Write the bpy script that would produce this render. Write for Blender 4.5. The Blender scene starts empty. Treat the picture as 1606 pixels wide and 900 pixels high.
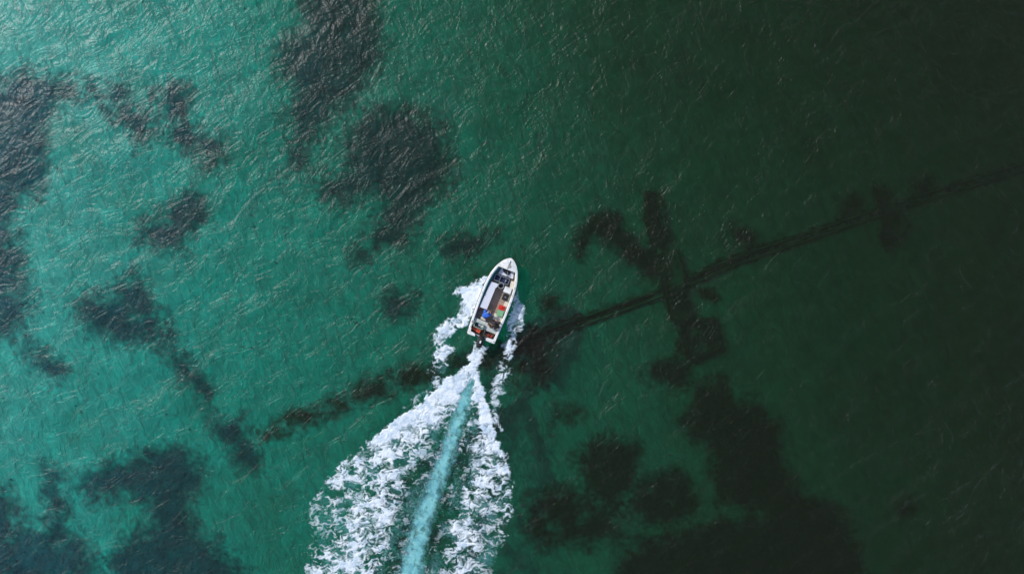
import bpy, bmesh, math, random
import numpy as np
from mathutils import Vector, Matrix

R = math.radians
random.seed(7)
rng = np.random.default_rng(11)
scene = bpy.context.scene
COL = scene.collection

# ------------------------------------------------------------------ camera
H = 46.0                 # drone height above the water
S = 0.043                # metres of water surface per photo pixel
cam_d = bpy.data.cameras.new("camera")
cam = bpy.data.objects.new("camera", cam_d)
COL.objects.link(cam)
cam.location = (0, 0, H)
cam.rotation_euler = (0, 0, 0)
cam_d.sensor_width = 36
cam_d.lens = 36 / 2 / (803 * S / H)
cam_d.clip_end = 6000
scene.camera = cam

# ------------------------------------------------------------------ light
SUN_EL = 34.0
SUN_AZ = math.atan2(0.60, -0.80)          # direction towards the sun in the xy plane
sd = Vector((math.cos(SUN_AZ) * math.cos(R(SUN_EL)), math.sin(SUN_AZ) * math.cos(R(SUN_EL)), math.sin(R(SUN_EL))))
w = bpy.data.worlds.new("World")
scene.world = w
w.use_nodes = True
nt = w.node_tree
nt.nodes.clear()
wo = nt.nodes.new("ShaderNodeOutputWorld")
bg = nt.nodes.new("ShaderNodeBackground")
sky = nt.nodes.new("ShaderNodeTexSky")
sky.sky_type = 'NISHITA'
sky.sun_disc = False
sky.sun_elevation = R(SUN_EL)
sky.sun_rotation = math.pi / 2 - SUN_AZ
sky.dust_density = 1.2
sky.air_density = 1.2
bg.inputs[1].default_value = 0.15
nt.links.new(sky.outputs[0], bg.inputs[0])
nt.links.new(bg.outputs[0], wo.inputs[0])
sun_d = bpy.data.lights.new("sun", 'SUN')
sun_d.energy = 3.5
sun_d.angle = R(1.8)
sun_d.color = (1.0, 0.99, 0.97)
sun = bpy.data.objects.new("sun", sun_d)
COL.objects.link(sun)
sun.rotation_euler = sd.to_track_quat('Z', 'Y').to_euler()
sun.location = (-30, 20, 60)

scene.view_settings.view_transform = 'Standard'
scene.view_settings.look = 'None'
scene.view_settings.exposure = 0.0
scene.view_settings.gamma = 1.0
scene.view_settings.use_curve_mapping = False
scene.render.engine = 'CYCLES'
scene.cycles.max_bounces = 8
scene.cycles.transparent_max_bounces = 16
scene.cycles.volume_bounces = 1

# ------------------------------------------------------------------ numpy noise
def _hash(ix, iy, k):
    h = (ix.astype(np.int64) * 374761393 + iy.astype(np.int64) * 668265263 + k * 974634777) & 0xFFFFFFFF
    h = ((h ^ (h >> 13)) * 1274126177) & 0xFFFFFFFF
    h = ((h ^ (h >> 16)) * 2246822519) & 0xFFFFFFFF
    return (h & 0xFFFFFF) / float(0x1000000)

def perlin(x, y, k=0):
    ix = np.floor(x); iy = np.floor(y)
    fx = x - ix; fy = y - iy
    ux = fx * fx * fx * (fx * (fx * 6 - 15) + 10); uy = fy * fy * fy * (fy * (fy * 6 - 15) + 10)
    def g(ox, oy):
        a = _hash(ix + ox, iy + oy, k) * 2 * math.pi
        return np.cos(a) * (fx - ox) + np.sin(a) * (fy - oy)
    a = g(0, 0) * (1 - ux) + g(1, 0) * ux
    b = g(0, 1) * (1 - ux) + g(1, 1) * ux
    return (a * (1 - uy) + b * uy) * 1.4

def fbm(x, y, k=0, octs=4):
    s = 0; a = 1; t = 0
    for i in range(octs):
        s = s + a * perlin(x * 2 ** i, y * 2 ** i, k + i * 17)
        t += a; a *= 0.55
    return s / t * 1.5

def worley(x, y, k=0):
    ix = np.floor(x); iy = np.floor(y)
    d1 = np.full(x.shape, 9.0); d2 = np.full(x.shape, 9.0)
    for ox in (-1, 0, 1):
        for oy in (-1, 0, 1):
            cx = ix + ox; cy = iy + oy
            px = cx + _hash(cx, cy, k); py = cy + _hash(cx, cy, k + 5)
            d = np.hypot(x - px, y - py)
            d2 = np.minimum(d2, np.maximum(d, d1)); d1 = np.minimum(d1, d)
    return d1, d2

def sdf(poly, x, y):
    """signed distance to a polygon, positive inside"""
    P = np.array(poly, float); n = len(P)
    d = np.full(x.shape, 1e9); ins = np.zeros(x.shape, bool)
    for i in range(n):
        a = P[i]; b = P[(i + 1) % n]
        e = b - a; wx = x - a[0]; wy = y - a[1]
        t = np.clip((wx * e[0] + wy * e[1]) / max(e @ e, 1e-9), 0, 1)
        d = np.minimum(d, np.hypot(wx - e[0] * t, wy - e[1] * t))
        c = (a[1] > y) != (b[1] > y)
        with np.errstate(divide='ignore', invalid='ignore'):
            xi = a[0] + (y - a[1]) * e[0] / (e[1] if e[1] != 0 else 1e-9)
        ins ^= c & (x < xi)
    return np.where(ins, d, -d)

def sstep(a, b, x):
    t = np.clip((x - a) / (b - a), 0, 1)
    return t * t * (3 - 2 * t)

def idw(samples, x, y, p=2.5, k=2):
    num = 0; den = 0
    for s in samples:
        wgt = 1.0 / (((x - s[0]) ** 2 + (y - s[1]) ** 2 + 40.0) ** (p / 2))
        num = num + wgt * s[2]; den = den + wgt
    return num / den

def W0(px, py):
    """water-level world xy of a spot of the plan drawing (1606 x 900 grid of 4.3 cm cells)"""
    return ((px - 803) * S, (450 - py) * S)

# depth of the water over the plan, metres
DEPTH = [(-200, 100, .5), (-200, 800, .6), (100, 100, .5), (100, 450, .55), (100, 800, .7), (350, 100, 1.0), (350, 450, 1.3), (350, 800, 1.4),
         (600, 50, 2.1), (600, 300, 1.9), (600, 600, 1.9), (600, 850, 2.1), (800, 50, 3.2), (800, 300, 3.0),
         (800, 600, 3.0), (800, 850, 3.1), (1000, 50, 4.3), (1000, 300, 3.9), (1000, 600, 3.5),
         (1000, 850, 3.7), (1200, 50, 5.4), (1200, 300, 4.8), (1200, 500, 4.3), (1200, 850, 4.3),
         (1400, 50, 6.1), (1400, 300, 5.6), (1400, 500, 5.4), (1400, 800, 5.1), (1606, 50, 6.8), (1606, 350, 6.2),
         (1606, 600, 6.4), (1606, 850, 6.2), (1900, 450, 7.0)]
def depth_at(px, py):
    num = 0; den = 0
    for a, b, c in DEPTH:
        wgt = np.exp(-((px - a) ** 2 + (py - b) ** 2) / (2 * 135.0 ** 2)) + 1e-9 / (1 + ((px - a) ** 2 + (py - b) ** 2) / 1e4)
        num = num + wgt * c; den = den + wgt
    d = num / den
    return d * (1 + 0.18 * sstep(2.8, 4.5, d))
def bed_z(px, py):
    return -depth_at(px, py) + 0.10 * fbm(px / 90.0, py / 90.0, 3, 3)
def WB(px, py):
    """world xyz of the seabed seen at plan point px, py"""
    z = bed_z(px, py)
    f = (H - z) / H
    return (px - 803) * S * f, (450 - py) * S * f, z

# ------------------------------------------------------------------ object helpers
def tag(o, label=None, cat=None, group=None, kind=None):
    if label: o["label"] = label
    if cat: o["category"] = cat
    if group: o["group"] = group
    if kind: o["kind"] = kind
    return o

def mesh_obj(name, verts, faces, mat, parent=None, smooth=False):
    me = bpy.data.meshes.new(name)
    me.from_pydata([tuple(v) for v in verts], [], [tuple(f) for f in faces])
    me.update()
    if mat: me.materials.append(mat)
    if smooth:
        me.polygons.foreach_set("use_smooth", [True] * len(me.polygons))
    o = bpy.data.objects.new(name, me)
    COL.objects.link(o)
    if parent: o.parent = parent
    return o

def bm_obj(name, bm, mat, parent=None, smooth=False, bevel=0.0, seg=2):
    if bevel > 0:
        es = [e for e in bm.edges if len(e.link_faces) == 2 and e.calc_face_angle(0) > 0.6]
        bmesh.ops.bevel(bm, geom=es, offset=bevel, segments=seg, affect='EDGES', profile=0.6, clamp_overlap=True)
    me = bpy.data.meshes.new(name)
    bm.to_mesh(me); bm.free()
    me.materials.append(mat)
    if smooth:
        me.polygons.foreach_set("use_smooth", [True] * len(me.polygons))
    o = bpy.data.objects.new(name, me)
    COL.objects.link(o)
    if parent: o.parent = parent
    return o

def empty(name, loc, rz=0.0):
    o = bpy.data.objects.new(name, None)
    o.empty_display_size = 0.2
    COL.objects.link(o)
    o.location = loc; o.rotation_euler = (0, 0, rz)
    return o

def prism(bm, poly, z0, z1):
    """closed vertical prism"""
    area = sum(poly[i][0] * poly[(i + 1) % len(poly)][1] - poly[(i + 1) % len(poly)][0] * poly[i][1] for i in range(len(poly)))
    if area < 0: poly = poly[::-1]
    lo = [bm.verts.new((x, y, z0)) for x, y in poly]
    hi = [bm.verts.new((x, y, z1)) for x, y in poly]
    bm.faces.new(hi); bm.faces.new(lo[::-1])
    n = len(poly)
    for i in range(n):
        j = (i + 1) % n
        bm.faces.new((lo[i], lo[j], hi[j], hi[i]))

def box(bm, cx, cy, z0, sx, sy, sz, rz=0.0):
    c, s = math.cos(rz), math.sin(rz)
    p = [(cx + c * x - s * y, cy + s * x + c * y) for x, y in ((-sx / 2, -sy / 2), (sx / 2, -sy / 2), (sx / 2, sy / 2), (-sx / 2, sy / 2))]
    prism(bm, p, z0, z0 + sz)

def tube(bm, pts, rad, n=10):
    pts = [Vector(p) for p in pts]
    rings = []
    for i, p in enumerate(pts):
        a = pts[max(i - 1, 0)]; b = pts[min(i + 1, len(pts) - 1)]
        t = (b - a).normalized()
        u = t.cross(Vector((0, 0, 1)))
        if u.length < 0.05: u = t.cross(Vector((1, 0, 0)))
        u.normalize(); v = t.cross(u)
        r = rad[i] if isinstance(rad, (list, tuple)) else rad
        rings.append([bm.verts.new(p + (u * math.cos(k * 2 * math.pi / n) + v * math.sin(k * 2 * math.pi / n)) * r) for k in range(n)])
    for a, b in zip(rings, rings[1:]):
        for k in range(n):
            bm.faces.new((a[k], b[k], b[(k + 1) % n], a[(k + 1) % n]))
    bm.faces.new(rings[0]); bm.faces.new(rings[-1][::-1])

def lathe(bm, prof, cx=0, cy=0, n=20):
    rings = []
    for r, z in prof:
        rings.append([bm.verts.new((cx + r * math.cos(k * 2 * math.pi / n), cy + r * math.sin(k * 2 * math.pi / n), z)) for k in range(n)])
    for a, b in zip(rings, rings[1:]):
        for k in range(n):
            bm.faces.new((a[k], a[(k + 1) % n], b[(k + 1) % n], b[k]))
    bm.faces.new(rings[0][::-1]); bm.faces.new(rings[-1])

# ------------------------------------------------------------------ materials
def mat(name, col, rough=0.5, var=0.12, scale=6.0, bump=0.0, bscale=40.0, metallic=0.0, spec=0.5, col2=None, cut=None):
    m = bpy.data.materials.new(name); m.use_nodes = True
    n = m.node_tree.nodes; l = m.node_tree.links
    b = n["Principled BSDF"]
    b.inputs["Roughness"].default_value = rough
    b.inputs["Metallic"].default_value = metallic
    b.inputs["Specular IOR Level"].default_value = spec
    tc = n.new("ShaderNodeTexCoord")
    no = n.new("ShaderNodeTexNoise"); no.inputs["Scale"].default_value = scale; no.inputs["Detail"].default_value = 5
    l.new(tc.outputs["Object"], no.inputs["Vector"])
    cr = n.new("ShaderNodeValToRGB")
    lo, hi = cut or (0.3, 0.7)
    cr.color_ramp.elements[0].position = lo; cr.color_ramp.elements[1].position = hi
    c2 = col2 or tuple(min(1, c * (1 + var)) for c in col)
    c1 = tuple(c * (1 - var) for c in col) if not col2 else col
    cr.color_ramp.elements[0].color = (*c1, 1); cr.color_ramp.elements[1].color = (*c2, 1)
    l.new(no.outputs["Fac"], cr.inputs[0]); l.new(cr.outputs[0], b.inputs["Base Color"])
    if bump > 0:
        nb = n.new("ShaderNodeTexNoise"); nb.inputs["Scale"].default_value = bscale
        l.new(tc.outputs["Object"], nb.inputs["Vector"])
        bp = n.new("ShaderNodeBump"); bp.inputs["Distance"].default_value = bump
        l.new(nb.outputs["Fac"], bp.inputs["Height"]); l.new(bp.outputs[0], b.inputs["Normal"])
    return m

def water_material():
    m = bpy.data.materials.new("sea_water"); m.use_nodes = True
    n = m.node_tree.nodes; l = m.node_tree.links
    n.clear()
    out = n.new("ShaderNodeOutputMaterial")
    geo = n.new("ShaderNodeNewGeometry")
    def noise(rot, sx, sy, scale, detail, dist=0.0, rough=0.5, seed=0.0):
        mp = n.new("ShaderNodeMapping"); mp.vector_type = 'TEXTURE'; mp.inputs["Rotation"].default_value = (0, 0, rot)
        mp.inputs["Scale"].default_value = (1 / sx, 1 / sy, 1); mp.inputs["Location"].default_value = (seed, seed * 1.7, seed)
        l.new(geo.outputs["Position"], mp.inputs["Vector"])
        t = n.new("ShaderNodeTexNoise"); t.inputs["Scale"].default_value = scale
        t.inputs["Detail"].default_value = detail; t.inputs["Distortion"].default_value = dist
        t.inputs["Roughness"].default_value = rough
        l.new(mp.outputs[0], t.inputs["Vector"])
        return t.outputs["Fac"]
    def math_(op, a, b=None, c=None):
        x = n.new("ShaderNodeMath"); x.operation = op
        for i, v in enumerate((a, b, c)):
            if v is None: continue
            if isinstance(v, (int, float)): x.inputs[i].default_value = v
            else: l.new(v, x.inputs[i])
        return x.outputs[0]
    # wind chop: long swells, sharp-crested wavelets, ripples (heights in metres)
    swell = noise(R(35), 0.5, 1.0, 0.22, 2, 0.6, seed=3)
    chop = noise(R(33), 0.6, 1.0, 0.95, 4, 0.8, 0.55, seed=11)
    ridge = math_('SUBTRACT', 1.0, math_('ABSOLUTE', math_('MULTIPLY_ADD', chop, 2.0, -1.0)))
    chop2 = noise(R(-60), 0.55, 1.0, 1.15, 3, 0.7, 0.5, seed=23)
    ridge2 = math_('SUBTRACT', 1.0, math_('ABSOLUTE', math_('MULTIPLY_ADD', chop2, 2.0, -1.0)))
    rip = noise(R(-62), 0.5, 1.0, 2.2, 4, 0.8, 0.5, seed=31)
    calm = noise(0, 1, 1, 0.07, 2, 0.3, 0.5, seed=41)
    gust = math_('MULTIPLY_ADD', calm, 1.0, 0.45)
    h = math_('MULTIPLY', swell, 0.45)
    h = math_('MULTIPLY_ADD', math_('MULTIPLY', math_('POWER', ridge, 1.8), gust), 0.085, h)
    h = math_('MULTIPLY_ADD', math_('MULTIPLY', math_('POWER', ridge2, 2.0), gust), 0.060, h)
    h = math_('MULTIPLY_ADD', rip, 0.045, h)
    bp = n.new("ShaderNodeBump"); bp.inputs["Strength"].default_value = 1.0; bp.inputs["Distance"].default_value = 1.0
    l.new(h, bp.inputs["Height"])
    fr = n.new("ShaderNodeFresnel"); mri = n.new("ShaderNodeMapRange"); mri.inputs[3].default_value = 1.333; mri.inputs[4].default_value = 1 / 1.333
    l.new(geo.outputs["Backfacing"], mri.inputs[0]); l.new(mri.outputs[0], fr.inputs["IOR"])   # the same reflectance from both sides
    l.new(bp.outputs[0], fr.inputs["Normal"])
    gl = n.new("ShaderNodeBsdfGlossy"); gl.inputs["Roughness"].default_value = 0.37
    l.new(bp.outputs[0], gl.inputs["Normal"])
    gl2 = n.new("ShaderNodeBsdfGlossy"); gl2.inputs["Roughness"].default_value = 0.62     # capillary ripples too small to model
    l.new(bp.outputs[0], gl2.inputs["Normal"])
    gm = n.new("ShaderNodeMixShader"); gm.inputs[0].default_value = 0.35
    l.new(gl.outputs[0], gm.inputs[1]); l.new(gl2.outputs[0], gm.inputs[2])
    tr = n.new("ShaderNodeBsdfTransparent")
    mx = n.new("ShaderNodeMixShader")
    l.new(fr.outputs[0], mx.inputs[0]); l.new(tr.outputs[0], mx.inputs[1]); l.new(gm.outputs[0], mx.inputs[2])
    l.new(mx.outputs[0], out.inputs["Surface"])
    va = n.new("ShaderNodeVolumeAbsorption")
    # absorption per metre: red 1.15, green .22, blue .30
    va.inputs["Density"].default_value = 2.0
    va.inputs["Color"].default_value = (1 - 1.5 / 2.0, 1 - 0.18 / 2.0, 1 - 0.255 / 2.0, 1)
    vs = n.new("ShaderNodeVolumeScatter")          # a little silt: brownish green turbidity
    vs.inputs["Density"].default_value = 0.055; vs.inputs["Color"].default_value = (1.0, 0.16, 0.06, 1)
    ad = n.new("ShaderNodeAddShader"); l.new(va.outputs[0], ad.inputs[0]); l.new(vs.outputs[0], ad.inputs[1])
    l.new(ad.outputs[0], out.inputs["Volume"])
    return m

def sand_material():
    m = mat("pale_sand", (0.37, 0.375, 0.34), 0.9, 0.10, 0.5)
    n = m.node_tree.nodes; l = m.node_tree.links
    b = n["Principled BSDF"]; b.inputs["Specular IOR Level"].default_value = 0.1
    base = b.inputs["Base Color"].links[0].from_socket
    tc = n.new("ShaderNodeTexCoord")
    t = n.new("ShaderNodeTexNoise"); t.inputs["Scale"].default_value = 0.16; t.inputs["Detail"].default_value = 7; t.inputs["Roughness"].default_value = 0.62
    l.new(tc.outputs["Object"], t.inputs["Vector"])
    cr = n.new("ShaderNodeValToRGB"); cr.color_ramp.elements[0].position = 0.50; cr.color_ramp.elements[1].position = 0.74
    cr.color_ramp.elements[0].color = (0, 0, 0, 1); cr.color_ramp.elements[1].color = (0.7, 0.7, 0.7, 1)
    l.new(t.outputs["Fac"], cr.inputs[0])
    mx = n.new("ShaderNodeMixRGB"); mx.inputs[2].default_value = (0.17, 0.19, 0.15, 1)
    l.new(cr.outputs[0], mx.inputs[0]); l.new(base, mx.inputs[1]); # sand ripple relief, with milky sky-reflection mottling painted into the colour
    mp = n.new("ShaderNodeMapping"); mp.vector_type = 'TEXTURE'; mp.inputs["Rotation"].default_value = (0, 0, R(-62)); mp.inputs["Scale"].default_value = (2.0, 1, 1)
    l.new(tc.outputs["Object"], mp.inputs["Vector"])
    r1 = n.new("ShaderNodeTexNoise"); r1.inputs["Scale"].default_value = 1.7; r1.inputs["Detail"].default_value = 5; r1.inputs["Roughness"].default_value = 0.6; r1.inputs["Distortion"].default_value = 0.8
    l.new(mp.outputs[0], r1.inputs["Vector"])
    bp = n.new("ShaderNodeBump"); bp.inputs["Distance"].default_value = 0.22
    l.new(r1.outputs["Fac"], bp.inputs["Height"]); l.new(bp.outputs[0], b.inputs["Normal"])
    c2 = n.new("ShaderNodeValToRGB"); c2.color_ramp.elements[0].position = 0.36; c2.color_ramp.elements[1].position = 0.62
    c2.color_ramp.elements[0].color = (0.80, 0.82, 0.84, 1); c2.color_ramp.elements[1].color = (1.12, 1.12, 1.12, 1)
    l.new(r1.outputs["Fac"], c2.inputs[0])
    m2 = n.new("ShaderNodeMixRGB"); m2.blend_type = 'MULTIPLY'; m2.inputs[0].default_value = 1.0
    l.new(mx.outputs[0], m2.inputs[1]); l.new(c2.outputs[0], m2.inputs[2]); l.new(m2.outputs[0], b.inputs["Base Color"])
    return m

def foam_material(name, col, op):
    m = bpy.data.materials.new(name); m.use_nodes = True
    n = m.node_tree.nodes; l = m.node_tree.links
    n.clear()
    out = n.new("ShaderNodeOutputMaterial")
    at = n.new("ShaderNodeAttribute"); at.attribute_name = "thickness"
    geo = n.new("ShaderNodeNewGeometry")
    t = n.new("ShaderNodeTexNoise"); t.inputs["Scale"].default_value = 7.0; t.inputs["Detail"].default_value = 4
    l.new(geo.outputs["Position"], t.inputs["Vector"])
    a = n.new("ShaderNodeMath"); a.operation = 'MULTIPLY_ADD'; a.inputs[1].default_value = 0.5; l.new(t.outputs["Fac"], a.inputs[0])
    a.inputs[2].default_value = -0.25
    b = n.new("ShaderNodeMath"); b.operation = 'ADD'; l.new(at.outputs["Fac"], b.inputs[0]); l.new(a.outputs[0], b.inputs[1])
    c = n.new("ShaderNodeMapRange"); c.inputs[1].default_value = 0.0; c.inputs[2].default_value = 0.74
    c.inputs[4].default_value = op; l.new(b.outputs[0], c.inputs[0])
    bp = n.new("ShaderNodeBump"); bp.inputs["Distance"].default_value = 0.03; l.new(t.outputs["Fac"], bp.inputs["Height"])
    d = n.new("ShaderNodeBsdfDiffuse"); t2 = n.new("ShaderNodeTexNoise"); t2.inputs["Scale"].default_value = 1.6; t2.inputs["Detail"].default_value = 7; t2.inputs["Roughness"].default_value = 0.65; t2.inputs["Distortion"].default_value = 0.8
    l.new(geo.outputs["Position"], t2.inputs["Vector"])
    cr = n.new("ShaderNodeValToRGB"); cr.color_ramp.elements[0].position = 0.38; cr.color_ramp.elements[1].position = 0.58
    cr.color_ramp.elements[0].color = (col[0] * .62, col[1] * .72, col[2] * .80, 1); cr.color_ramp.elements[1].color = (*col, 1)
    l.new(t2.outputs["Fac"], cr.inputs[0]); l.new(cr.outputs[0], d.inputs[0]); l.new(bp.outputs[0], d.inputs["Normal"])
    tr = n.new("ShaderNodeBsdfTransparent")
    mx = n.new("ShaderNodeMixShader")
    l.new(c.outputs[0], mx.inputs[0]); l.new(tr.outputs[0], mx.inputs[1]); l.new(d.outputs[0], mx.inputs[2])
    l.new(mx.outputs[0], out.inputs["Surface"])
    return m

M = {}
M['water'] = water_material()
M['sand'] = sand_material()
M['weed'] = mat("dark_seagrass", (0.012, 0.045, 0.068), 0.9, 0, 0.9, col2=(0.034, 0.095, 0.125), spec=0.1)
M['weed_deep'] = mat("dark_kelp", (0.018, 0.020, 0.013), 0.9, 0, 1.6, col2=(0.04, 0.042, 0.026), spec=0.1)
def bed_material(src, name):
    """weed whose growth thins out where the mat's cover falls, showing the sand between the leaves"""
    m = src.copy(); m.name = name
    n = m.node_tree.nodes; l = m.node_tree.links
    out = next(x for x in n if x.type == 'OUTPUT_MATERIAL'); b = n["Principled BSDF"]
    at = n.new("ShaderNodeAttribute"); at.attribute_name = "cover"
    tc = n.new("ShaderNodeTexCoord")
    t = n.new("ShaderNodeTexNoise"); t.inputs["Scale"].default_value = 3.2; t.inputs["Detail"].default_value = 4
    l.new(tc.outputs["Object"], t.inputs["Vector"])
    a = n.new("ShaderNodeMath"); a.operation = 'MULTIPLY_ADD'; a.inputs[1].default_value = 1.2; a.inputs[2].default_value = -0.60
    l.new(t.outputs["Fac"], a.inputs[0])
    c = n.new("ShaderNodeMath"); c.operation = 'ADD'; l.new(a.outputs[0], c.inputs[0]); l.new(at.outputs["Fac"], c.inputs[1])
    r = n.new("ShaderNodeMapRange"); r.inputs[1].default_value = -0.05; r.inputs[2].default_value = 1.1; r.inputs[4].default_value = 0.96
    l.new(c.outputs[0], r.inputs[0])
    tr = n.new("ShaderNodeBsdfTransparent"); mx = n.new("ShaderNodeMixShader")
    l.new(r.outputs[0], mx.inputs[0]); l.new(tr.outputs[0], mx.inputs[1]); l.new(b.outputs[0], mx.inputs[2]); l.new(mx.outputs[0], out.inputs["Surface"])
    return m
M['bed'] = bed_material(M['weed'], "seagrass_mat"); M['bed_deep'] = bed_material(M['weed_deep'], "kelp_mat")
M['concrete'] = mat("overgrown_concrete", (0.05, 0.055, 0.04), 0.9, 0, 1.2, col2=(0.19, 0.18, 0.13), spec=0.1)
M['foam'] = foam_material("sea_foam", (0.84, 0.87, 0.91), 0.96)
M['bubbles'] = foam_material("bubble_cloud", (0.26, 0.60, 0.61), 0.90)
M['gel'] = mat("white_gelcoat", (0.60, 0.58, 0.54), 0.32, 0.04, 3.5, col2=(0.81, 0.80, 0.775), cut=(0.30, 0.50))
M['gel_worn'] = mat("worn_cream_gelcoat", (0.66, 0.61, 0.50), 0.4, 0.10, 4)
M['teal'] = mat("teal_liner_shade", (0.10, 0.34, 0.37), 0.45, 0.12, 2)  # shade on the white port wall, put into the colour as teal
M['liner'] = mat("grey_tub_and_liner_shade", (0.20, 0.25, 0.29), 0.5, 0.12, 3)  # slate shade of the port wall aft as colour; also the tub rim
M['cushion'] = mat("pale_lilac_white_vinyl", (0.68, 0.68, 0.75), 0.5, 0.04, 3)
M['black'] = mat("black_plastic", (0.022, 0.023, 0.024), 0.4, 0.2, 8)
M['navy'] = mat("navy_cloth", (0.022, 0.026, 0.075), 0.8, 0.4, 9, bump=0.02)
M['grey'] = mat("grey_plastic", (0.30, 0.32, 0.33), 0.5, 0.1, 8)
M['palegrey'] = mat("pale_worn_paint", (0.36, 0.42, 0.42), 0.5, 0.0, 5, col2=(0.62, 0.60, 0.55))
M['rope'] = mat("pale_rope", (0.50, 0.47, 0.38), 0.85, 0.2, 30)
M['steel'] = mat("brushed_steel", (0.55, 0.56, 0.57), 0.3, 0.05, 20, metallic=0.9)
M['red'] = mat("red_plastic", (0.62, 0.03, 0.02), 0.25, 0.1, 6)
M['orange'] = mat("orange_red_fabric", (0.75, 0.10, 0.035), 0.6, 0.15, 10, bump=0.01)
M['maroon'] = mat("maroon_plastic", (0.22, 0.03, 0.02), 0.35, 0.2, 7)
M['green'] = mat("soft_green_plastic", (0.20, 0.42, 0.21), 0.5, 0.05, 6)
M['greenline'] = mat("pale_green_plastic", (0.36, 0.50, 0.38), 0.5, 0.08, 6)
M['blue'] = mat("bright_blue_cloth", (0.03, 0.14, 0.62), 0.75, 0.15, 5, bump=0.02, bscale=12)
M['darkcloth'] = mat("dark_charcoal_cloth", (0.030, 0.026, 0.028), 0.85, 0.3, 7, bump=0.015, bscale=14)
M['browncloth'] = mat("dark_brown_cloth", (0.045, 0.028, 0.018), 0.85, 0.3, 7, bump=0.015, bscale=14)
M['skin'] = mat("tanned_skin", (0.36, 0.19, 0.12), 0.55, 0.08, 9)
M['hair'] = mat("dark_brown_hair", (0.030, 0.018, 0.011), 0.6, 0.3, 30, bump=0.01, bscale=90)
M['cap'] = mat("grey_cap_cloth", (0.22, 0.21, 0.23), 0.8, 0.15, 12)
M['jeans'] = mat("faded_dark_jeans", (0.045, 0.055, 0.08), 0.8, 0.2, 9)
M['well'] = mat("stained_brown_well", (0.10, 0.065, 0.035), 0.7, 0.35, 7)
M['motor'] = mat("charcoal_motor_cowling", (0.022, 0.024, 0.026), 0.65, 0.12, 10, spec=0.25)

def wood_mat():
    m = mat("weathered_brown_planking", (0.34, 0.26, 0.20), 0.7, 0.2, 4)
    n = m.node_tree.nodes; l = m.node_tree.links; b = n["Principled BSDF"]
    base = b.inputs["Base Color"].links[0].from_socket
    tc = n.new("ShaderNodeTexCoord")
    wv = n.new("ShaderNodeTexWave"); wv.bands_direction = 'Y'; wv.inputs["Scale"].default_value = 1.6; wv.inputs["Distortion"].default_value = 0.4
    l.new(tc.outputs["Object"], wv.inputs["Vector"])
    cr = n.new("ShaderNodeValToRGB"); cr.color_ramp.elements[0].position = 0.05; cr.color_ramp.elements[1].position = 0.25
    cr.color_ramp.elements[0].color = (0.45, 0.4, 0.38, 1); cr.color_ramp.elements[1].color = (1, 1, 1, 1)
    l.new(wv.outputs["Fac"], cr.inputs[0])
    mx = n.new("ShaderNodeMixRGB"); mx.blend_type = 'MULTIPLY'; mx.inputs[0].default_value = 0.4
    l.new(base, mx.inputs[1]); l.new(cr.outputs[0], mx.inputs[2]); l.new(mx.outputs[0], b.inputs["Base Color"])
    return m
M['wood'] = wood_mat()

# ================================================================== SETTING
# ---- water: a closed body, top face at sea level
bm = bmesh.new()
box(bm, 0, 0, -14.0, 4400, 4400, 14.0)
water = bm_obj("water", bm, M['water'])
tag(water, "turquoise to dark green rippled sea water around the boat", None, None, "structure")

# ---- seabed: dense where the plan shows it, reaching to the horizon
xs = np.concatenate([[-48000, -12000, -3000, -1200], np.arange(-500, 2110, 12.0), [2900, 4600, 14000, 50000]])
ys = np.concatenate([[-48000, -12000, -3000, -1200], np.arange(-450, 1360, 12.0), [2100, 4600, 14000, 48000]])
GX, GY = np.meshgrid(xs, ys)
bx, by, bz = WB(GX, GY)
bz = np.maximum(bz, -9.0)
nx, ny = len(xs), len(ys)
V = np.stack([bx, by, bz], -1).reshape(-1, 3)
F = [(j * nx + i, (j + 1) * nx + i, (j + 1) * nx + i + 1, j * nx + i + 1) for j in range(ny - 1) for i in range(nx - 1)]
bed = mesh_obj("seabed", V, F, M['sand'], smooth=True)
tag(bed, "pale sand seabed seen through the water", None, None, "structure")

# ================================================================== SEAGRASS AND REEF
def tufts(name, pts, mate, parent=None, rmin=0.10, rmax=0.26, hgt=0.30, seed=0):
    """one mesh of low irregular leaf clumps standing on the seabed at plan points pts"""
    rg = np.random.default_rng(seed)
    n = len(pts); K = 4
    px = pts[:, 0]; py = pts[:, 1]
    x, y, z = WB(px, py)
    r = rg.uniform(rmin, rmax, n)
    ang = rg.uniform(0, 2 * math.pi, n)[:, None] + np.arange(K)[None] * 2 * math.pi / K
    rr = r[:, None] * rg.uniform(0.45, 1.3, (n, K))
    vx = x[:, None] + rr * np.cos(ang); vy = y[:, None] + rr * np.sin(ang)
    vz = z[:, None] + rg.uniform(-0.06, 0.10, (n, K))
    tx = x + rg.normal(0, 0.06, n); ty = y + rg.normal(0, 0.06, n); tz = z + hgt * rg.uniform(0.4, 1.2, n)
    V = np.concatenate([np.stack([vx, vy, vz], -1), np.stack([tx, ty, tz], -1)[:, None]], 1).reshape(-1, 3)
    base = np.arange(n)[:, None, None] * (K + 1)
    k = np.arange(K)
    T = np.stack([k, (k + 1) % K, np.full(K, K)], -1)[None] + base
    T = T.reshape(-1, 3)
    me = bpy.data.meshes.new(name)
    me.vertices.add(len(V)); me.vertices.foreach_set("co", V.ravel())
    me.loops.add(T.size); me.loops.foreach_set("vertex_index", T.ravel().astype(np.int32))
    me.polygons.add(len(T)); me.polygons.foreach_set("loop_start", np.arange(0, T.size, 3, dtype=np.int32))
    me.update(calc_edges=True); me.validate()
    me.materials.append(mate)
    o = bpy.data.objects.new(name, me); COL.objects.link(o)
    if parent: o.parent = parent
    return o

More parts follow.
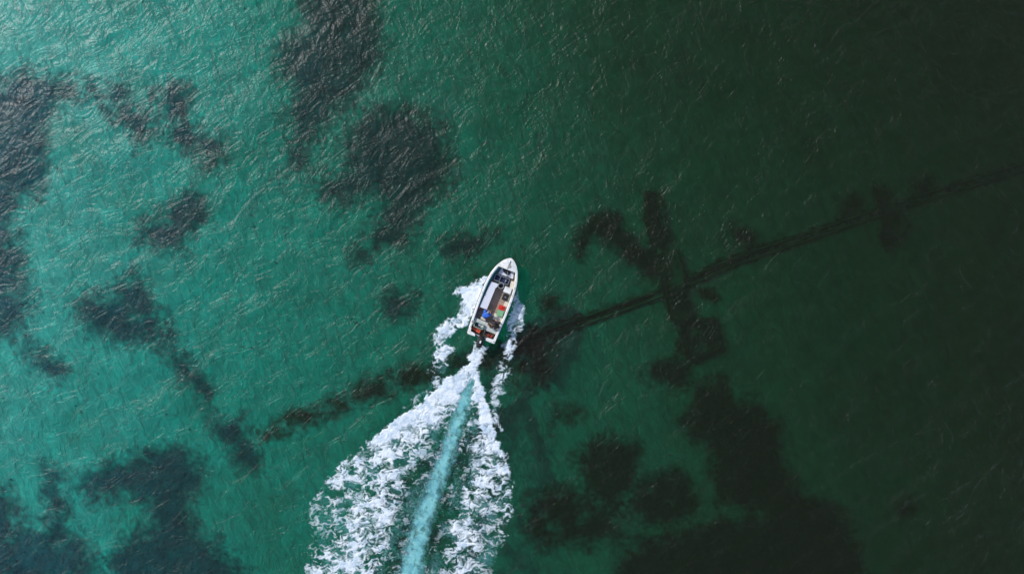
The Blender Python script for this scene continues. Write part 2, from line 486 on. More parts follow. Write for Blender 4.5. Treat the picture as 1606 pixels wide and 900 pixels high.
def scatter(poly, fill=1.0, soft=8.0, amp=10.0, dens=34.0, seed=0, nscale=26.0):
    rg = np.random.default_rng(seed + 100)
    P = np.array(poly, float)
    pad = soft + amp
    x0, y0 = P.min(0) - pad; x1, y1 = P.max(0) + pad
    n = int((x1 - x0) * (y1 - y0) * S * S * dens)
    x = rg.uniform(x0, x1, n); y = rg.uniform(y0, y1, n)
    d = sdf(poly, x, y) + amp * fbm(x / nscale, y / nscale, seed * 3 + 1, 4) * 1.3
    patchy = fbm(x / 34.0, y / 34.0, seed + 50, 4)
    pr = sstep(-soft, soft, d) * np.clip(fill + patchy * (0.9 if fill < 0.95 else 0.15), 0, 1)
    return np.stack([x, y], -1)[rg.uniform(0, 1, n) < pr]

GRP = "dark seagrass patches on the seabed"
PATCHES = [
 # polygon, fill, soft, amp, label
 ([(480,-60),(600,-60),(590,10),(592,90),(575,125),(540,165),(510,185),(495,215),(462,208),(456,175),(470,140),(440,112),(438,68),(478,50)], .95, 10, 11, "long dark seagrass bed running off the top edge, above the round dark patch"),
 ([(578,182),(610,172),(645,176),(690,200),(702,240),(706,275),(680,305),(650,340),(632,372),(600,345),(606,312),(580,298),(548,318),(512,308),(510,290),(545,262),(545,215)], .97, 10, 12, "large round dark seagrass patch up and left of the boat's bow"),
 ([(455,225),(485,220),(492,262),(470,280),(440,275),(445,250)], .45, 12, 12, "thin seagrass scatter just below the long top bed, left of the round patch"),
 ([(585,350),(625,345),(620,385),(590,392),(560,415),(545,405),(570,380)], .55, 9, 9, "thin trailing tail of seagrass hanging below the large round patch"),
 ([(-60,140),(0,130),(35,112),(75,125),(98,140),(86,165),(66,200),(70,262),(55,300),(25,310),(20,330),(-60,330)], .95, 10, 12, "broad grey-green seagrass bed at the left edge, the highest one there"),
 ([(95,135),(150,128),(195,140),(205,165),(232,175),(245,215),(215,228),(190,190),(160,165),(140,155),(100,150)], .7, 9, 10, "curved seagrass strip in the upper left joining the left edge bed"),
 ([(240,145),(275,128),(298,150),(296,190),(318,212),(345,222),(347,250),(320,266),(300,240),(268,222),(262,190),(240,165)], .75, 8, 10, "hooked seagrass strip in the upper left ending in a dark blob"),
 ([(222,352),(255,330),(290,308),(318,308),(320,348),(288,372),(276,392),(248,384),(215,378)], .85, 8, 9, "seagrass clump left of the picture's middle, between the hooked strip and the notched bed"),
 ([(118,480),(145,458),(165,470),(185,452),(205,425),(228,440),(235,475),(262,510),(240,528),(200,538),(165,534),(142,520)], .85, 8, 9, "notched seagrass bed below the lone clump on the left side"),
 ([(-60,330),(5,320),(25,370),(32,420),(44,470),(36,505),(12,525),(-60,540)], .85, 10, 11, "ragged seagrass strip along the left edge below the broad bed"),
 ([(45,535),(90,560),(106,580),(84,592),(60,576),(35,560)], .75, 7, 7, "small seagrass clump near the left edge below the ragged strip"),
 ([(240,505),(275,530),(300,568),(330,605),(328,635),(302,618),(285,585),(262,560),(245,530)], .6, 8, 8, "slanting thin seagrass trail leading down from the notched bed"),
 ([(355,662),(378,655),(390,690),(406,715),(404,738),(376,738),(362,708),(350,690),(325,660),(340,650)], .85, 6, 6, "narrow upright seagrass clump left of the wake at the end of the pipeline"),
 ([(120,765),(145,745),(180,730),(205,720),(240,706),(285,704),(312,722),(314,760),(290,795),(312,835),(355,870),(385,905),(385,960),(180,960),(170,880),(200,845),(240,825),(236,785),(195,772),(160,780)], .95, 9, 12, "largest seagrass bed on the left side, at the bottom edge left of the wake"),
 ([(-60,765),(15,775),(34,812),(60,838),(90,822),(128,845),(145,885),(142,960),(-60,960)], .9, 10, 12, "seagrass bed filling the bottom left corner"),
 ([(70,735),(92,730),(100,772),(106,800),(84,815),(72,780)], .7, 7, 8, "small upright seagrass patch above the bottom left corner bed"),
 ([(698,378),(730,368),(752,374),(754,398),(730,404),(698,398)], .85, 6, 6, "oval seagrass patch just up and left of the boat's bow"),
 ([(755,362),(785,360),(786,376),(760,376)], .6, 5, 5, "tiny seagrass spot directly above the boat's bow"),
 ([(603,468),(625,456),(652,466),(650,490),(622,500),(605,490)], .7, 7, 6, "small round seagrass patch left of the boat across the bow wave"),
 ([(850,472),(865,462),(877,466),(870,488),(852,488)], .9, 4, 3, "small dark seagrass spot right of the boat amidships"),
 ([(903,405),(906,372),(922,344),(950,328),(975,338),(982,360),(1000,378),(1022,398),(1040,422),(1020,432),(990,412),(965,388),(935,368),(920,385),(912,408)], .97, 5, 6, "hook shaped dark seagrass arc right of the boat above the pipeline"),
 ([(875,640),(900,636),(912,648),(895,662),(872,658)], .7, 6, 5, "small seagrass spot right of the wake between the pipeline and the lower beds"),
 ([(835,530),(860,545),(866,580),(850,600),(812,605),(800,570),(812,545)], .7, 10, 9, "blurred dark seagrass patch right of the boat's stern below the pipeline"),
 ([(1008,585),(1030,568),(1062,548),(1078,562),(1082,598),(1062,612),(1040,600)], .9, 6, 7, "ragged seagrass patch below the sunken square frame"),
 ([(1070,662),(1088,640),(1086,612),(1105,598),(1135,598),(1150,625),(1192,638),(1222,672),(1228,735),(1258,778),(1312,795),(1348,855),(1350,960),(950,960),(975,880),(1012,845),(1062,838),(1120,815),(1200,812),(1206,790),(1165,800),(1125,780),(1118,720),(1105,690),(1082,686)], 1.0, 7, 10, "largest dark seagrass bed, at the bottom edge right of the middle"),
 ([(905,715),(930,692),(958,684),(998,698),(1000,740),(985,770),(962,792),(935,780),(920,750)], .95, 7, 8, "rounded dark seagrass patch nearest the wake's right side, above the lower right bed"),
 ([(1000,760),(1030,742),(1062,738),(1092,768),(1090,800),(1050,826),(1010,815),(985,795)], .92, 7, 8, "dark seagrass patch wedged between the rounded patch and the largest bed"),
 ([(835,790),(865,765),(900,765),(930,790),(965,800),(968,840),(930,855),(880,845),(850,860),(830,830)], .8, 10, 11, "faint low seagrass patch right beside the wake at the bottom"),
 ([(1152,352),(1165,355),(1184,368),(1180,384),(1160,380),(1150,366)], .85, 5, 4, "small seagrass spot above the middle of the pipeline's right half"),
 ([(1408,790),(1430,785),(1434,800),(1412,808)], .8, 5, 4, "tiny lone seagrass spot far down in the dark lower right"),
 ([(1312,312),(1338,302),(1352,318),(1345,342),(1322,342)], .6, 5, 5, "faint square seagrass spot above the pipeline, left of the broken cross piece"),
 ([(1436,286),(1455,280),(1464,296),(1450,312),(1436,302)], .75, 5, 4, "small seagrass spot on the pipeline right of the broken cross piece"),
]
def weed_bed(name, poly, fill, soft, amp, mate, seed, hgt=0.13, nscale=26.0, cell=3.0, dens=34.0):
    """one mesh: a mat of low growth following the seabed, thinning out at its rim, with leaf clumps standing in it"""
    soft = soft * 2.6
    P = np.array(poly, float); pad = soft * 1.5 + amp
    x0, y0 = P.min(0) - pad; x1, y1 = P.max(0) + pad
    def cov(x, y):
        d = sdf(poly, x, y) + amp * (fbm(x / nscale, y / nscale, seed * 3 + 1, 4) * 1.5 + 0.7 * fbm(x / 9.0, y / 9.0, seed * 3 + 2, 3))
        patchy = fbm(x / 30.0, y / 30.0, seed + 50, 4)
        f = np.clip(fill * 1.1 + patchy * (1.0 if fill < 0.95 else 0.35), 0.0, 1)
        return sstep(-soft, soft, d) * f
    X, Y = np.meshgrid(np.arange(x0, x1, cell), np.arange(y0, y1, cell))
    C = cov(X, Y); ny, nx = X.shape
    bx_, by_, bz_ = WB(X, Y)
    bz_ = bz_ + 0.01 + 0.06 * C * (1 + fbm(X / 6, Y / 6, seed + 9, 2))
    idx = np.arange(nx * ny).reshape(ny, nx)
    q = np.stack([idx[:-1, :-1], idx[1:, :-1], idx[1:, 1:], idx[:-1, 1:]], -1).reshape(-1, 4)
    Cf = C.ravel(); q = q[Cf[q].max(1) > 0.05]
    used = np.unique(q); remap = -np.ones(nx * ny, int); remap[used] = np.arange(len(used)); q = remap[q]
    V = np.stack([bx_.ravel()[used], by_.ravel()[used], bz_.ravel()[used]], -1)
    A = Cf[used]
    # clumps
    rg = np.random.default_rng(seed + 100)
    n = int((x1 - x0) * (y1 - y0) * S * S * dens)
    cx = rg.uniform(x0, x1, n); cy = rg.uniform(y0, y1, n)
    cc = cov(cx, cy); k_ = rg.uniform(0.75, 1.5, n) < cc; cx = cx[k_]; cy = cy[k_]; cc = cc[k_]; n = len(cx)
    K = 5
    x, y, z = WB(cx, cy); r = rg.uniform(.05, .14, n)
    ang = rg.uniform(0, 2 * math.pi, n)[:, None] + np.arange(K)[None] * 2 * math.pi / K
    rr = r[:, None] * rg.uniform(0.45, 1.3, (n, K))
    v1 = np.stack([x[:, None] + rr * np.cos(ang), y[:, None] + rr * np.sin(ang), np.repeat(z[:, None], K, 1) + rg.uniform(-.02, .06, (n, K))], -1)
    v2 = np.stack([x + rg.normal(0, .03, n), y + rg.normal(0, .03, n), z + hgt * rg.uniform(.5, 1.2, n)], -1)[:, None]
    V2 = np.concatenate([v1, v2], 1).reshape(-1, 3)
    k = np.arange(K)
    T = (np.stack([k, (k + 1) % K, np.full(K, K)], -1)[None] + np.arange(n)[:, None, None] * (K + 1)).reshape(-1, 3) + len(V)
    A2 = np.repeat(np.clip(cc * 1.3, 0, 1)[:, None], K + 1, 1).ravel()
    V = np.concatenate([V, V2]); A = np.concatenate([A, A2])
    me = bpy.data.meshes.new(name)
    me.vertices.add(len(V)); me.vertices.foreach_set("co", V.ravel())
    li = np.concatenate([q.ravel(), T.ravel()]).astype(np.int32)
    ls = np.concatenate([np.arange(len(q)) * 4, len(q) * 4 + np.arange(len(T)) * 3]).astype(np.int32)
    me.loops.add(len(li)); me.loops.foreach_set("vertex_index", li)
    me.polygons.add(len(ls)); me.polygons.foreach_set("loop_start", ls)
    me.update(calc_edges=True)
    at = me.attributes.new("cover", 'FLOAT', 'POINT'); at.data.foreach_set("value", A.astype(np.float32))
    me.materials.append(mate)
    o = bpy.data.objects.new(name, me); COL.objects.link(o)
    return o
for i, (poly, fill, soft, amp, label) in enumerate(PATCHES):
    cx = sum(p[0] for p in poly) / len(poly)
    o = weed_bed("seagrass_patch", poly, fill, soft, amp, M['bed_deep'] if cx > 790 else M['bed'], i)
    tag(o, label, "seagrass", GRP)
# faint crumbs all over the right side: single objects beyond counting
rg = np.random.default_rng(5)
cr_ = rg.uniform((-60, -60), (1680, 960), (900, 2))
keep = fbm(cr_[:, 0] / 60, cr_[:, 1] / 60, 77, 3) > 0.18
o = tufts("seagrass_litter", cr_[keep], M['weed'], rmin=0.03, rmax=0.09, hgt=0.05, seed=90)
tag(o, "scattered crumbs of seagrass littering the sand between the beds", "seagrass litter", None, "stuff")

# ---- sunken pipeline
def path3(pts, lift, step=18.0, off=0.0):
    out = []
    for (a, b) in zip(pts, pts[1:]):
        n = max(1, int(math.dist(a, b) / step))
        dx, dy = (b[0] - a[0]) / math.dist(a, b), (b[1] - a[1]) / math.dist(a, b)
        for k in range(n):
            t = k / n
            px, py = a[0] + (b[0] - a[0]) * t - dy * off, a[1] + (b[1] - a[1]) * t + dx * off
            x, y, z = WB(np.float64(px), np.float64(py))
            out.append((x, y, z + lift + 0.05 * math.sin(px * 0.13)))
    return out
def band(pts, half):
    """polygon around a polyline in plan units"""
    L_, R_ = [], []
    for i, p in enumerate(pts):
        a = pts[max(i - 1, 0)]; b = pts[min(i + 1, len(pts) - 1)]
        d = math.dist(a, b); nx_, ny_ = -(b[1] - a[1]) / d, (b[0] - a[0]) / d
        h_ = half[i] if isinstance(half, list) else half
        L_.append((p[0] + nx_ * h_, p[1] + ny_ * h_)); R_.append((p[0] - nx_ * h_, p[1] - ny_ * h_))
    return L_ + R_[::-1]
pipe = empty("sunken_pipeline", (0, 0, -3))
tag(pipe, "overgrown double pipeline crossing the dark seabed from the wake to the right edge", "pipeline")
main_path = [(400,694),(460,664),(530,636),(600,606),(680,584),(760,560),(830,530),(900,508),(1000,472),(1070,446),(1150,410),(1250,376),(1370,336),(1480,300),(1606,262),(1720,226)]
for off, rad in ((-5.0, 0.10), (6.0, 0.10)):
    bm = bmesh.new(); tube(bm, [(x, y, z + 3) for x, y, z in path3(main_path[6:], 0.10, off=off)], rad, 8)
    bm_obj("pipe", bm, M['concrete'], pipe, smooth=True)
def growth(parent, poly, fill, soft, amp, seed, nscale=16.0, off=(0, 0, 0)):
    g = weed_bed("weed_growth", poly, fill, soft, amp, M['bed_deep'], seed, 0.2, nscale, 2.0, 40.0)
    g.parent = parent; g.location = (-off[0], -off[1], -off[2])
    return g
PO = (0, 0, -3)
growth(pipe, band([(410,684),(460,664),(530,636),(580,612),(620,596),(700,578),(760,560)], [6,15,12,17,17,12,12]), .68, 6, 8, 201, 22, PO)
growth(pipe, band([(750,562),(800,545),(830,532),(870,520),(905,506)], [9,13,12,9,8]), .95, 4, 7, 202, 14, PO)
growth(pipe, band([(898,508),(950,490),(1000,474),(1022,466)], [7,8,7,4]), 1.0, 3, 5, 203, 12, PO)
up = [(p[0] , p[1] - 5) for p in main_path[9:]]; dn = [(p[0], p[1] + 6) for p in main_path[9:]]
growth(pipe, band(up, 3.1), .86, .8, 4.0, 204, 10, PO)
growth(pipe, band(dn, 2.6), .86, .8, 4.0, 205, 10, PO)
growth(pipe, band([(1085,440),(1150,408),(1230,380)], [7,8,4]), .9, 3, 6, 206, 14, PO)
growth(pipe, [(1095,455),(1110,450),(1132,466),(1120,474),(1104,468)], 1.0, 2.5, 3, 207, 12, PO)

# ---- sunken concrete pieces beside the pipeline
def sunk(name, label, cat, poly, lift, growth_fill=0.9, amp=3.0, seed=300, part="slab", rim=True):
    cx = sum(p[0] for p in poly) / len(poly); cy = sum(p[1] for p in poly) / len(poly)
    x, y, z = WB(np.float64(cx), np.float64(cy))
    e = empty(name, (x, y, z)); tag(e, label, cat)
    bm = bmesh.new()
    P = []
    for p in poly:
        a, b, c = WB(np.float64(p[0]), np.float64(p[1])); P.append((a - x, b - y))
    prism(bm, P, -0.3, lift)
    bm_obj(part, bm, M['concrete'], e, bevel=0.06)
    growth(e, band(poly + [poly[0]], 3.5) if rim else poly, growth_fill, 3, amp, seed, 10, (x, y, z - lift))
    if rim: growth(e, poly, .45, 3, amp, seed + 50, 10, (x, y, z - lift - .02))
    return e
sunk("sunken_beam", "thick weed covered beam lying up and right of the hook shaped seagrass, pointing at the pipeline", "sunken beam",
     [(1010,302),(1030,300),(1040,330),(1048,370),(1040,388),(1020,385),(1010,345)], 0.25, 1.0, 4, 301, "beam", rim=False)
sunk("sunken_beam", "long blocky beam lying across the pipeline right of the hook shaped seagrass", "sunken beam",
     [(1028,405),(1060,398),(1068,425),(1072,465),(1081,492),(1070,506),(1052,502),(1042,465),(1032,430)], 0.45, .85, 3, 302, "beam")
sunk("sunken_beam", "broken cross piece lying across the pipeline near the right edge", "sunken beam",
     [(1368,292),(1384,296),(1396,318),(1408,340),(1420,352),(1408,372),(1388,388),(1378,372),(1384,350),(1374,322)], 0.35, .85, 3, 303, "beam")
# square frame
fx, fy, fz = WB(np.float64(1098), np.float64(537))
e = empty("sunken_square", (fx, fy, fz)); tag(e, "square weed covered frame lying below the pipeline's blocky beam", "sunken frame")
quad = [(1069,508),(1119,500),(1132,545),(1086,566),(1068,546)]
for a, b in zip(quad, quad[1:] + quad[:1]):
    A = WB(np.float64(a[0]), np.float64(a[1])); B = WB(np.float64(b[0]), np.float64(b[1]))
    bm = bmesh.new(); tube(bm, [(A[0]-fx, A[1]-fy, A[2]-fz+.1), (B[0]-fx, B[1]-fy, B[2]-fz+.1)], 0.14, 6)
    bm_obj("rail", bm, M['concrete'], e)
growth(e, band(quad + [quad[0]], 5), 1.0, 3, 5, 310, 12, (fx, fy, fz - .2))
growth(e, quad, .6, 4, 4, 311, 12, (fx, fy, fz))

# ================================================================== WAKE
def equalise(a):
    r = np.argsort(np.argsort(a.ravel())).astype(float) / (a.size - 1)
    return r.reshape(a.shape)

def foam_sheet(name, region, cover, mate, label, z0=0.02, zamp=0.13, seed=0, cell=0.85, lace=1.0, cat="foam"):
    x0, x1, y0, y1 = region
    xs = np.arange(x0, x1, cell); ys = np.arange(y0, y1, cell)
    X, Y = np.meshgrid(xs, ys)
    wx = X + 7 * fbm(X / 22, Y / 22, seed + 1, 3); wy = Y + 7 * fbm(X / 22 + 9, Y / 22, seed + 2, 3)
    rot = R(-14); ca, sa = math.cos(rot), math.sin(rot)
    u = (wx * ca + wy * sa) / 1.12; v = (-wx * sa + wy * ca) * 1.2
    d1, d2 = worley(u / 9.0, v / 7.5, seed + 3)
    e1, e2 = worley(u / 4.2 + 3, v / 3.6, seed + 9)
    web = 1 - np.clip((d2 - d1) * 1.7, 0, 1); web2 = 1 - np.clip((e2 - e1) * 1.5, 0, 1)
    h1, _h = worley(u / 7.0 + 5, v / 6.0, seed + 13)
    h2, _h = worley(u / 3.3 + 7, v / 3.0, seed + 15)
    ln = 0.30 * web + 0.18 * web2 + 0.55 * h1 + 0.38 * h2 + 0.85 * fbm(u / 24, v / 20, seed + 21, 3) + 0.38 * fbm(u / 7, v / 5, seed + 30, 4)
    fil = np.abs(fbm(u / 15, v / 8, seed + 41, 3))            # thin filaments
    ln = ln - 0.9 * np.minimum(fil, 0.25) * lace
    N = equalise(ln)
    C = cover(X, Y)
    soft = 0.88
    C = C * (0.97 + 0.50 * C * C)
    T = np.clip((C - (1 - N)) / soft + 0.03, -1, 1.0)
    T = np.where(C < 0.015, -1, T)
    lf = 0.5 + 0.5 * fbm(X / 14, Y / 14, seed + 60, 3)
    Z = z0 + np.clip(T, 0, 1) * zamp * (0.35 + np.clip(lf, 0, 1.2)) * np.clip(C * 1.2, 0.15, 1)
    nx, ny = len(xs), len(ys)
    idx = np.arange(nx * ny).reshape(ny, nx)
    q = np.stack([idx[:-1, :-1], idx[1:, :-1], idx[1:, 1:], idx[:-1, 1:]], -1).reshape(-1, 4)
    Tf = T.ravel()
    ok = Tf[q].max(1) > 0.03
    q = q[ok]
    used = np.unique(q); remap = -np.ones(nx * ny, int); remap[used] = np.arange(len(used))
    q = remap[q]
    wxp, wyp = W0(X.ravel()[used], Y.ravel()[used])
    V = np.stack([wxp, wyp, Z.ravel()[used]], -1)
    me = bpy.data.meshes.new(name)
    me.vertices.add(len(V)); me.vertices.foreach_set("co", V.ravel())
    me.loops.add(q.size); me.loops.foreach_set("vertex_index", q.ravel().astype(np.int32))
    me.polygons.add(len(q)); me.polygons.foreach_set("loop_start", np.arange(0, q.size, 4, dtype=np.int32))
    me.update(calc_edges=True)
    at = me.attributes.new("thickness", 'FLOAT', 'POINT'); at.data.foreach_set("value", np.clip(Tf[used], 0, 1.0).astype(np.float32))
    me.polygons.foreach_set("use_smooth", [True] * len(me.polygons))
    me.materials.append(mate)
    o = bpy.data.objects.new(name, me); COL.objects.link(o)
    tag(o, label, cat, None, "stuff")
    return o

STREAK = [(738,590,6),(729,625,8),(720,655,9),(710,685,9),(700,715,10),(690,742,10),(680,768,11),(670,795,12),(660,825,12),(652,860,14),(644,900,15),(620,970,24),(590,1060,28)]
def streak_d(X, Y):
    best = np.full(X.shape, -1e9); side = np.zeros(X.shape)
    for a, b in zip(STREAK, STREAK[1:]):
        ex, ey = b[0] - a[0], b[1] - a[1]
        t = np.clip(((X - a[0]) * ex + (Y - a[1]) * ey) / (ex * ex + ey * ey), 0, 1)
        d = (a[2] + (b[2] - a[2]) * t) - np.hypot(X - a[0] - ex * t, Y - a[1] - ey * t)
        best = np.maximum(best, d)
    return best

LEFT = [(739,530),(737,545),(736,557),(733,568),(718,582),(700,592),(676,612),(655,628),(636,642),(612,660),(592,677),(570,698),(548,712),(526,732),(504,754),(496,772),(486,792),(484,812),(488,838),(478,868),(474,900),(455,960),(430,1060),(600,1060),(632,960),(640,910),(662,820),(683,765),(700,712),(716,662),(726,622),(742,596),(752,600),(752,574),(762,556),(770,540),(764,534)]
LEFT_S = [(741,538,.7),(764,542,.6),(758,555,.8),(752,545,.55),(745,550,1),(742,575,1),(728,585,1),(712,602,1),(690,612,1),(665,632,1),(636,655,1),(610,675,.98),(590,690,.92),(568,706,.8),(545,726,.72),(522,744,.68),(506,765,.6),
  (700,625,.95),(675,650,.95),(650,670,.85),(625,700,.72),(600,715,.7),(575,735,.62),(545,760,.55),(560,775,.55),(610,740,.8),(640,700,.7),(660,675,.72),(690,645,.8),(704,640,.62),(698,665,.42),(685,690,.34),(672,720,.36),(655,755,.28),(645,790,.2),(630,830,.2),(622,865,.26),(615,890,.22),(630,720,.6),(625,760,.55),
  (600,775,.72),(575,800,.78),(600,815,.72),(560,840,.75),(590,850,.66),(530,800,.5),(505,800,.38),(492,830,.35),(500,855,.35),(515,875,.62),(545,880,.8),(580,890,.65),(520,830,.45),(530,950,.7),(480,950,.5),(590,960,.4)]
RIGHT = [(744,584),(752,592),(757,604),(762,618),(770,640),(776,655),(780,672),(787,690),(796,712),(801,735),(806,760),(807,785),(805,810),(803,838),(792,850),(790,872),(778,895),(770,960),(760,1060),(640,1060),(650,960),(660,900),(675,850),(690,800),(700,760),(712,715),(722,680),(732,640),(738,610)]
RIGHT_S = [(748,596,1),(754,615,1),(758,640,.97),(762,655,.95),(770,675,.95),(780,695,.88),(790,725,.72),(800,765,.62),(802,800,.55),(800,830,.45),(790,860,.2),
  (742,615,.8),(738,640,.5),(728,668,.58),(746,655,.35),(742,680,.25),(752,695,.7),(720,695,.5),(731,720,.14),(712,730,.42),(745,725,.5),(764,715,.8),(760,745,.75),(775,760,.6),(742,760,.7),(730,745,.2),(705,755,.3),(715,780,.25),(735,790,.75),(750,800,.55),(720,830,.75),(735,850,.75),(765,810,.45),(770,850,.35),(700,800,.1),(695,840,.15),(708,870,.55),(720,890,.7),(750,885,.5),(775,885,.12),(670,890,.15),(680,870,.12),(700,960,.5),(740,960,.4)]
BOWL = [(766,432),(748,437),(738,440),(725,441),(714,443),(711,456),(716,470),(710,487),(700,498),(688,508),(680,522),(678,540),(672,556),(669,572),(673,590),(668,606),(655,612),(640,622),(632,640),(660,628),(690,604),(701,590),(705,575),(703,563),(714,550),(708,536),(714,525),(730,514),(746,500),(756,475),(768,440)]
BOWL_S = [(708,500,.9),(716,515,.8),(686,530,.85),(690,552,.75),(750,443,.9),(735,450,.92),(722,452,.9),(745,465,1),(730,475,.88),(738,490,.85),(720,480,.8),(716,495,.82),(724,505,.75),(700,510,.88),(710,520,.8),(692,525,.85),(702,540,.72),(686,545,.75),(696,560,.65),(680,568,.6),(692,580,.55),(680,592,.55),(670,605,.45),(650,618,.3)]
BOWR = [(806,450),(818,455),(824,466),(828,478),(826,492),(824,508),(818,525),(814,540),(809,553),(805,570),(803,590),(798,606),(794,620),(786,628),(783,640),(786,655),(792,672),(786,690),(776,668),(768,650),(764,630),(766,612),(771,600),(774,588),(782,566),(788,550),(792,528),(792,505),(797,480),(804,458)]
BOWR_S = [(812,458,.62),(820,475,.62),(810,480,.85),(815,495,.75),(804,500,.8),(812,515,.68),(802,525,.8),(808,540,.62),(796,545,.7),(800,565,.6),(788,570,.55),(794,590,.62),(782,592,.5),(776,612,.5),(790,612,.4),(774,635,.45),(782,660,.55)]

def cover_from(poly, samples, soft_in=6.0, gain=1.0, jit=3.0, k=0, minus_streak=False):
    def f(X, Y):
        d = sdf(poly, X, Y) + jit * (fbm(X / 12, Y / 12, k, 3) + fbm(X / 32, Y / 32, k + 7, 2))
        c = idw(samples, X, Y, 4.0) * sstep(-2.0, soft_in, d) * gain
        if minus_streak:
            c = c * (1 - (0.22 + 0.40 * sstep(585, 655, Y)) * sstep(-3.5, 3.5, streak_d(X, Y) + 3.0 * fbm(X / 9, Y / 9, k + 3, 3)))
        return c
    return f
foam_sheet("wake_foam", (420, 770, 535, 1060), cover_from(LEFT, LEFT_S, 7, 1, 4.5, 401, True), M['foam'],
           "white lacy foam fan spreading from the stern to the lower left", 0.02, 0.045, seed=500, lace=1.0)
foam_sheet("wake_foam", (635, 815, 580, 1060), cover_from(RIGHT, RIGHT_S, 6, 1, 4.0, 411, True), M['foam'],
           "narrower white foam arm trailing behind the boat on the right of the pale streak", 0.03, 0.045, seed=540, lace=1.2)
foam_sheet("bow_wave_foam", (620, 775, 425, 650), cover_from(BOWL, BOWL_S, 11, 1.02, 7.0, 421), M['foam'],
           "white bow wave foam peeling off the boat's left side", 0.04, 0.045, seed=560, lace=.8)
foam_sheet("bow_wave_foam", (755, 840, 440, 700), cover_from(BOWR, BOWR_S, 9, 1.1, 5.0, 431), M['foam'],
           "thinner bluish white bow wave foam along the boat's right side", 0.04, 0.045, seed=580, lace=1.2)

# bubble cloud under the surface behind the propeller: the smooth turquoise streak
def wash_cover(X, Y):
    d = streak_d(X, Y) + 2.0 * fbm(X / 14, Y / 14, 640, 3)
    ax = (X * 0.36 - Y * 0.93); ac = (X * 0.93 + Y * 0.36)
    mott = 0.78 + 0.75 * fbm(ax / 22, ac / 8, 645, 4) + 0.35 * fbm(X / 6, Y / 6, 646, 3)
    return sstep(-10, 12, d + 4.5 * fbm(X / 6, Y / 6, 647, 3)) * np.clip(mott, 0.2, 1.0)
def bubble_sheet(name, region, dens, z, label, seed):
    x0, x1, y0, y1 = region
    xs = np.arange(x0, x1, 2.0); ys = np.arange(y0, y1, 2.0)
    X, Y = np.meshgrid(xs, ys)
    T = dens(X, Y)
    nx, ny = len(xs), len(ys)
    idx = np.arange(nx * ny).reshape(ny, nx)
    q = np.stack([idx[:-1, :-1], idx[1:, :-1], idx[1:, 1:], idx[:-1, 1:]], -1).reshape(-1, 4)
    Tf = T.ravel(); q = q[Tf[q].max(1) > 0.04]
    used = np.unique(q); remap = -np.ones(nx * ny, int); remap[used] = np.arange(len(used)); q = remap[q]
    f = (H - z) / H
    Xs, Ys = X.ravel()[used], Y.ravel()[used]
    V = np.stack([(Xs - 803) * S * f, (450 - Ys) * S * f, z + 0.006 * fbm(Xs / 12, Ys / 12, seed, 3)], -1)
    me = bpy.data.meshes.new(name)
    me.from_pydata([tuple(v) for v in V], [], [tuple(int(t) for t in a) for a in q]); me.update()
    at = me.attributes.new("thickness", 'FLOAT', 'POINT'); at.data.foreach_set("value", Tf[used].astype(np.float32))
    me.polygons.foreach_set("use_smooth", [True] * len(me.polygons))
    me.materials.append(M['bubbles'])
    o = bpy.data.objects.new(name, me); COL.objects.link(o)
    tag(o, label, "bubbles", None, "stuff")
    return o
bubble_sheet("propeller_wash", (550, 780, 575, 1060), wash_cover, 0.012, "smooth pale turquoise streak of bubbles running straight back from the propeller", 650)
def churn(X, Y):
    a = sstep(2, 26, sdf(LEFT, X, Y)); b = sstep(2, 18, sdf(RIGHT, X, Y)); c = sstep(0, 12, sdf(BOWL, X, Y)); d = sstep(0, 12, sdf(BOWR, X, Y))
    m = np.maximum.reduce([a, b, c * 0.9, d * 0.9])
    return np.clip(m * (0.06 + 0.20 * fbm(X / 30, Y / 30, 660, 4)), 0, .5)
bubble_sheet("churned_water", (430, 840, 430, 1060), churn, 0.008, "faint cloudy churned water beneath the foam of the wake", 670)

# ================================================================== BOAT
OX, OY = 754.5, 529.5
DX, DY = 0.359, -0.933                    # forward, plan units
ANG = math.atan2(-DY, DX) - math.pi / 2   # boat +y is forward
def L(px, py):
    """plan point to boat frame (x starboard, y forward) in metres"""
    a, b = px - OX, py - OY
    return ((a * -DY + b * DX) * S, (a * DX + b * DY) * S)
bx0, by0 = W0(OX, OY)
boat = empty("motorboat", (bx0, by0, 0.0), ANG)
tag(boat, "small white open motorboat with wooden floor and dark outboard, crossing the sea", "boat")
def WL(x, y, z=0.0):
    c, s = math.cos(ANG), math.sin(ANG)
    return (bx0 + c * x - s * y, by0 + s * x + c * y, z)

HALF = [(0.0, .985), (0.5, 1.01), (1.1, 1.04), (1.8, 1.07), (2.6, 1.085), (3.3, 1.075), (3.9, 1.03), (4.4, .93), (4.8, .80), (5.1, .655), (5.35, .49), (5.52, .33), (5.64, .17), (5.69, .03)]
ZG = lambda y: 0.60 + 0.20 * (y / 5.69) ** 2          # sheer line height
RIM = lambda y: 0.155 if y < 4.2 else 0.155
def hb(y):
    for (a, b), (c, d) in zip(HALF, HALF[1:]):
        if a <= y <= c: return b + (d - b) * (y - a) / (c - a)
    return 0.03
ST = [0, .3, .6, 1.0, 1.5, 2.0, 2.5, 3.0, 3.4, 3.8, 4.1, 4.4, 4.65, 4.85, 5.05, 5.2, 5.35, 5.45, 5.55, 5.63, 5.69]
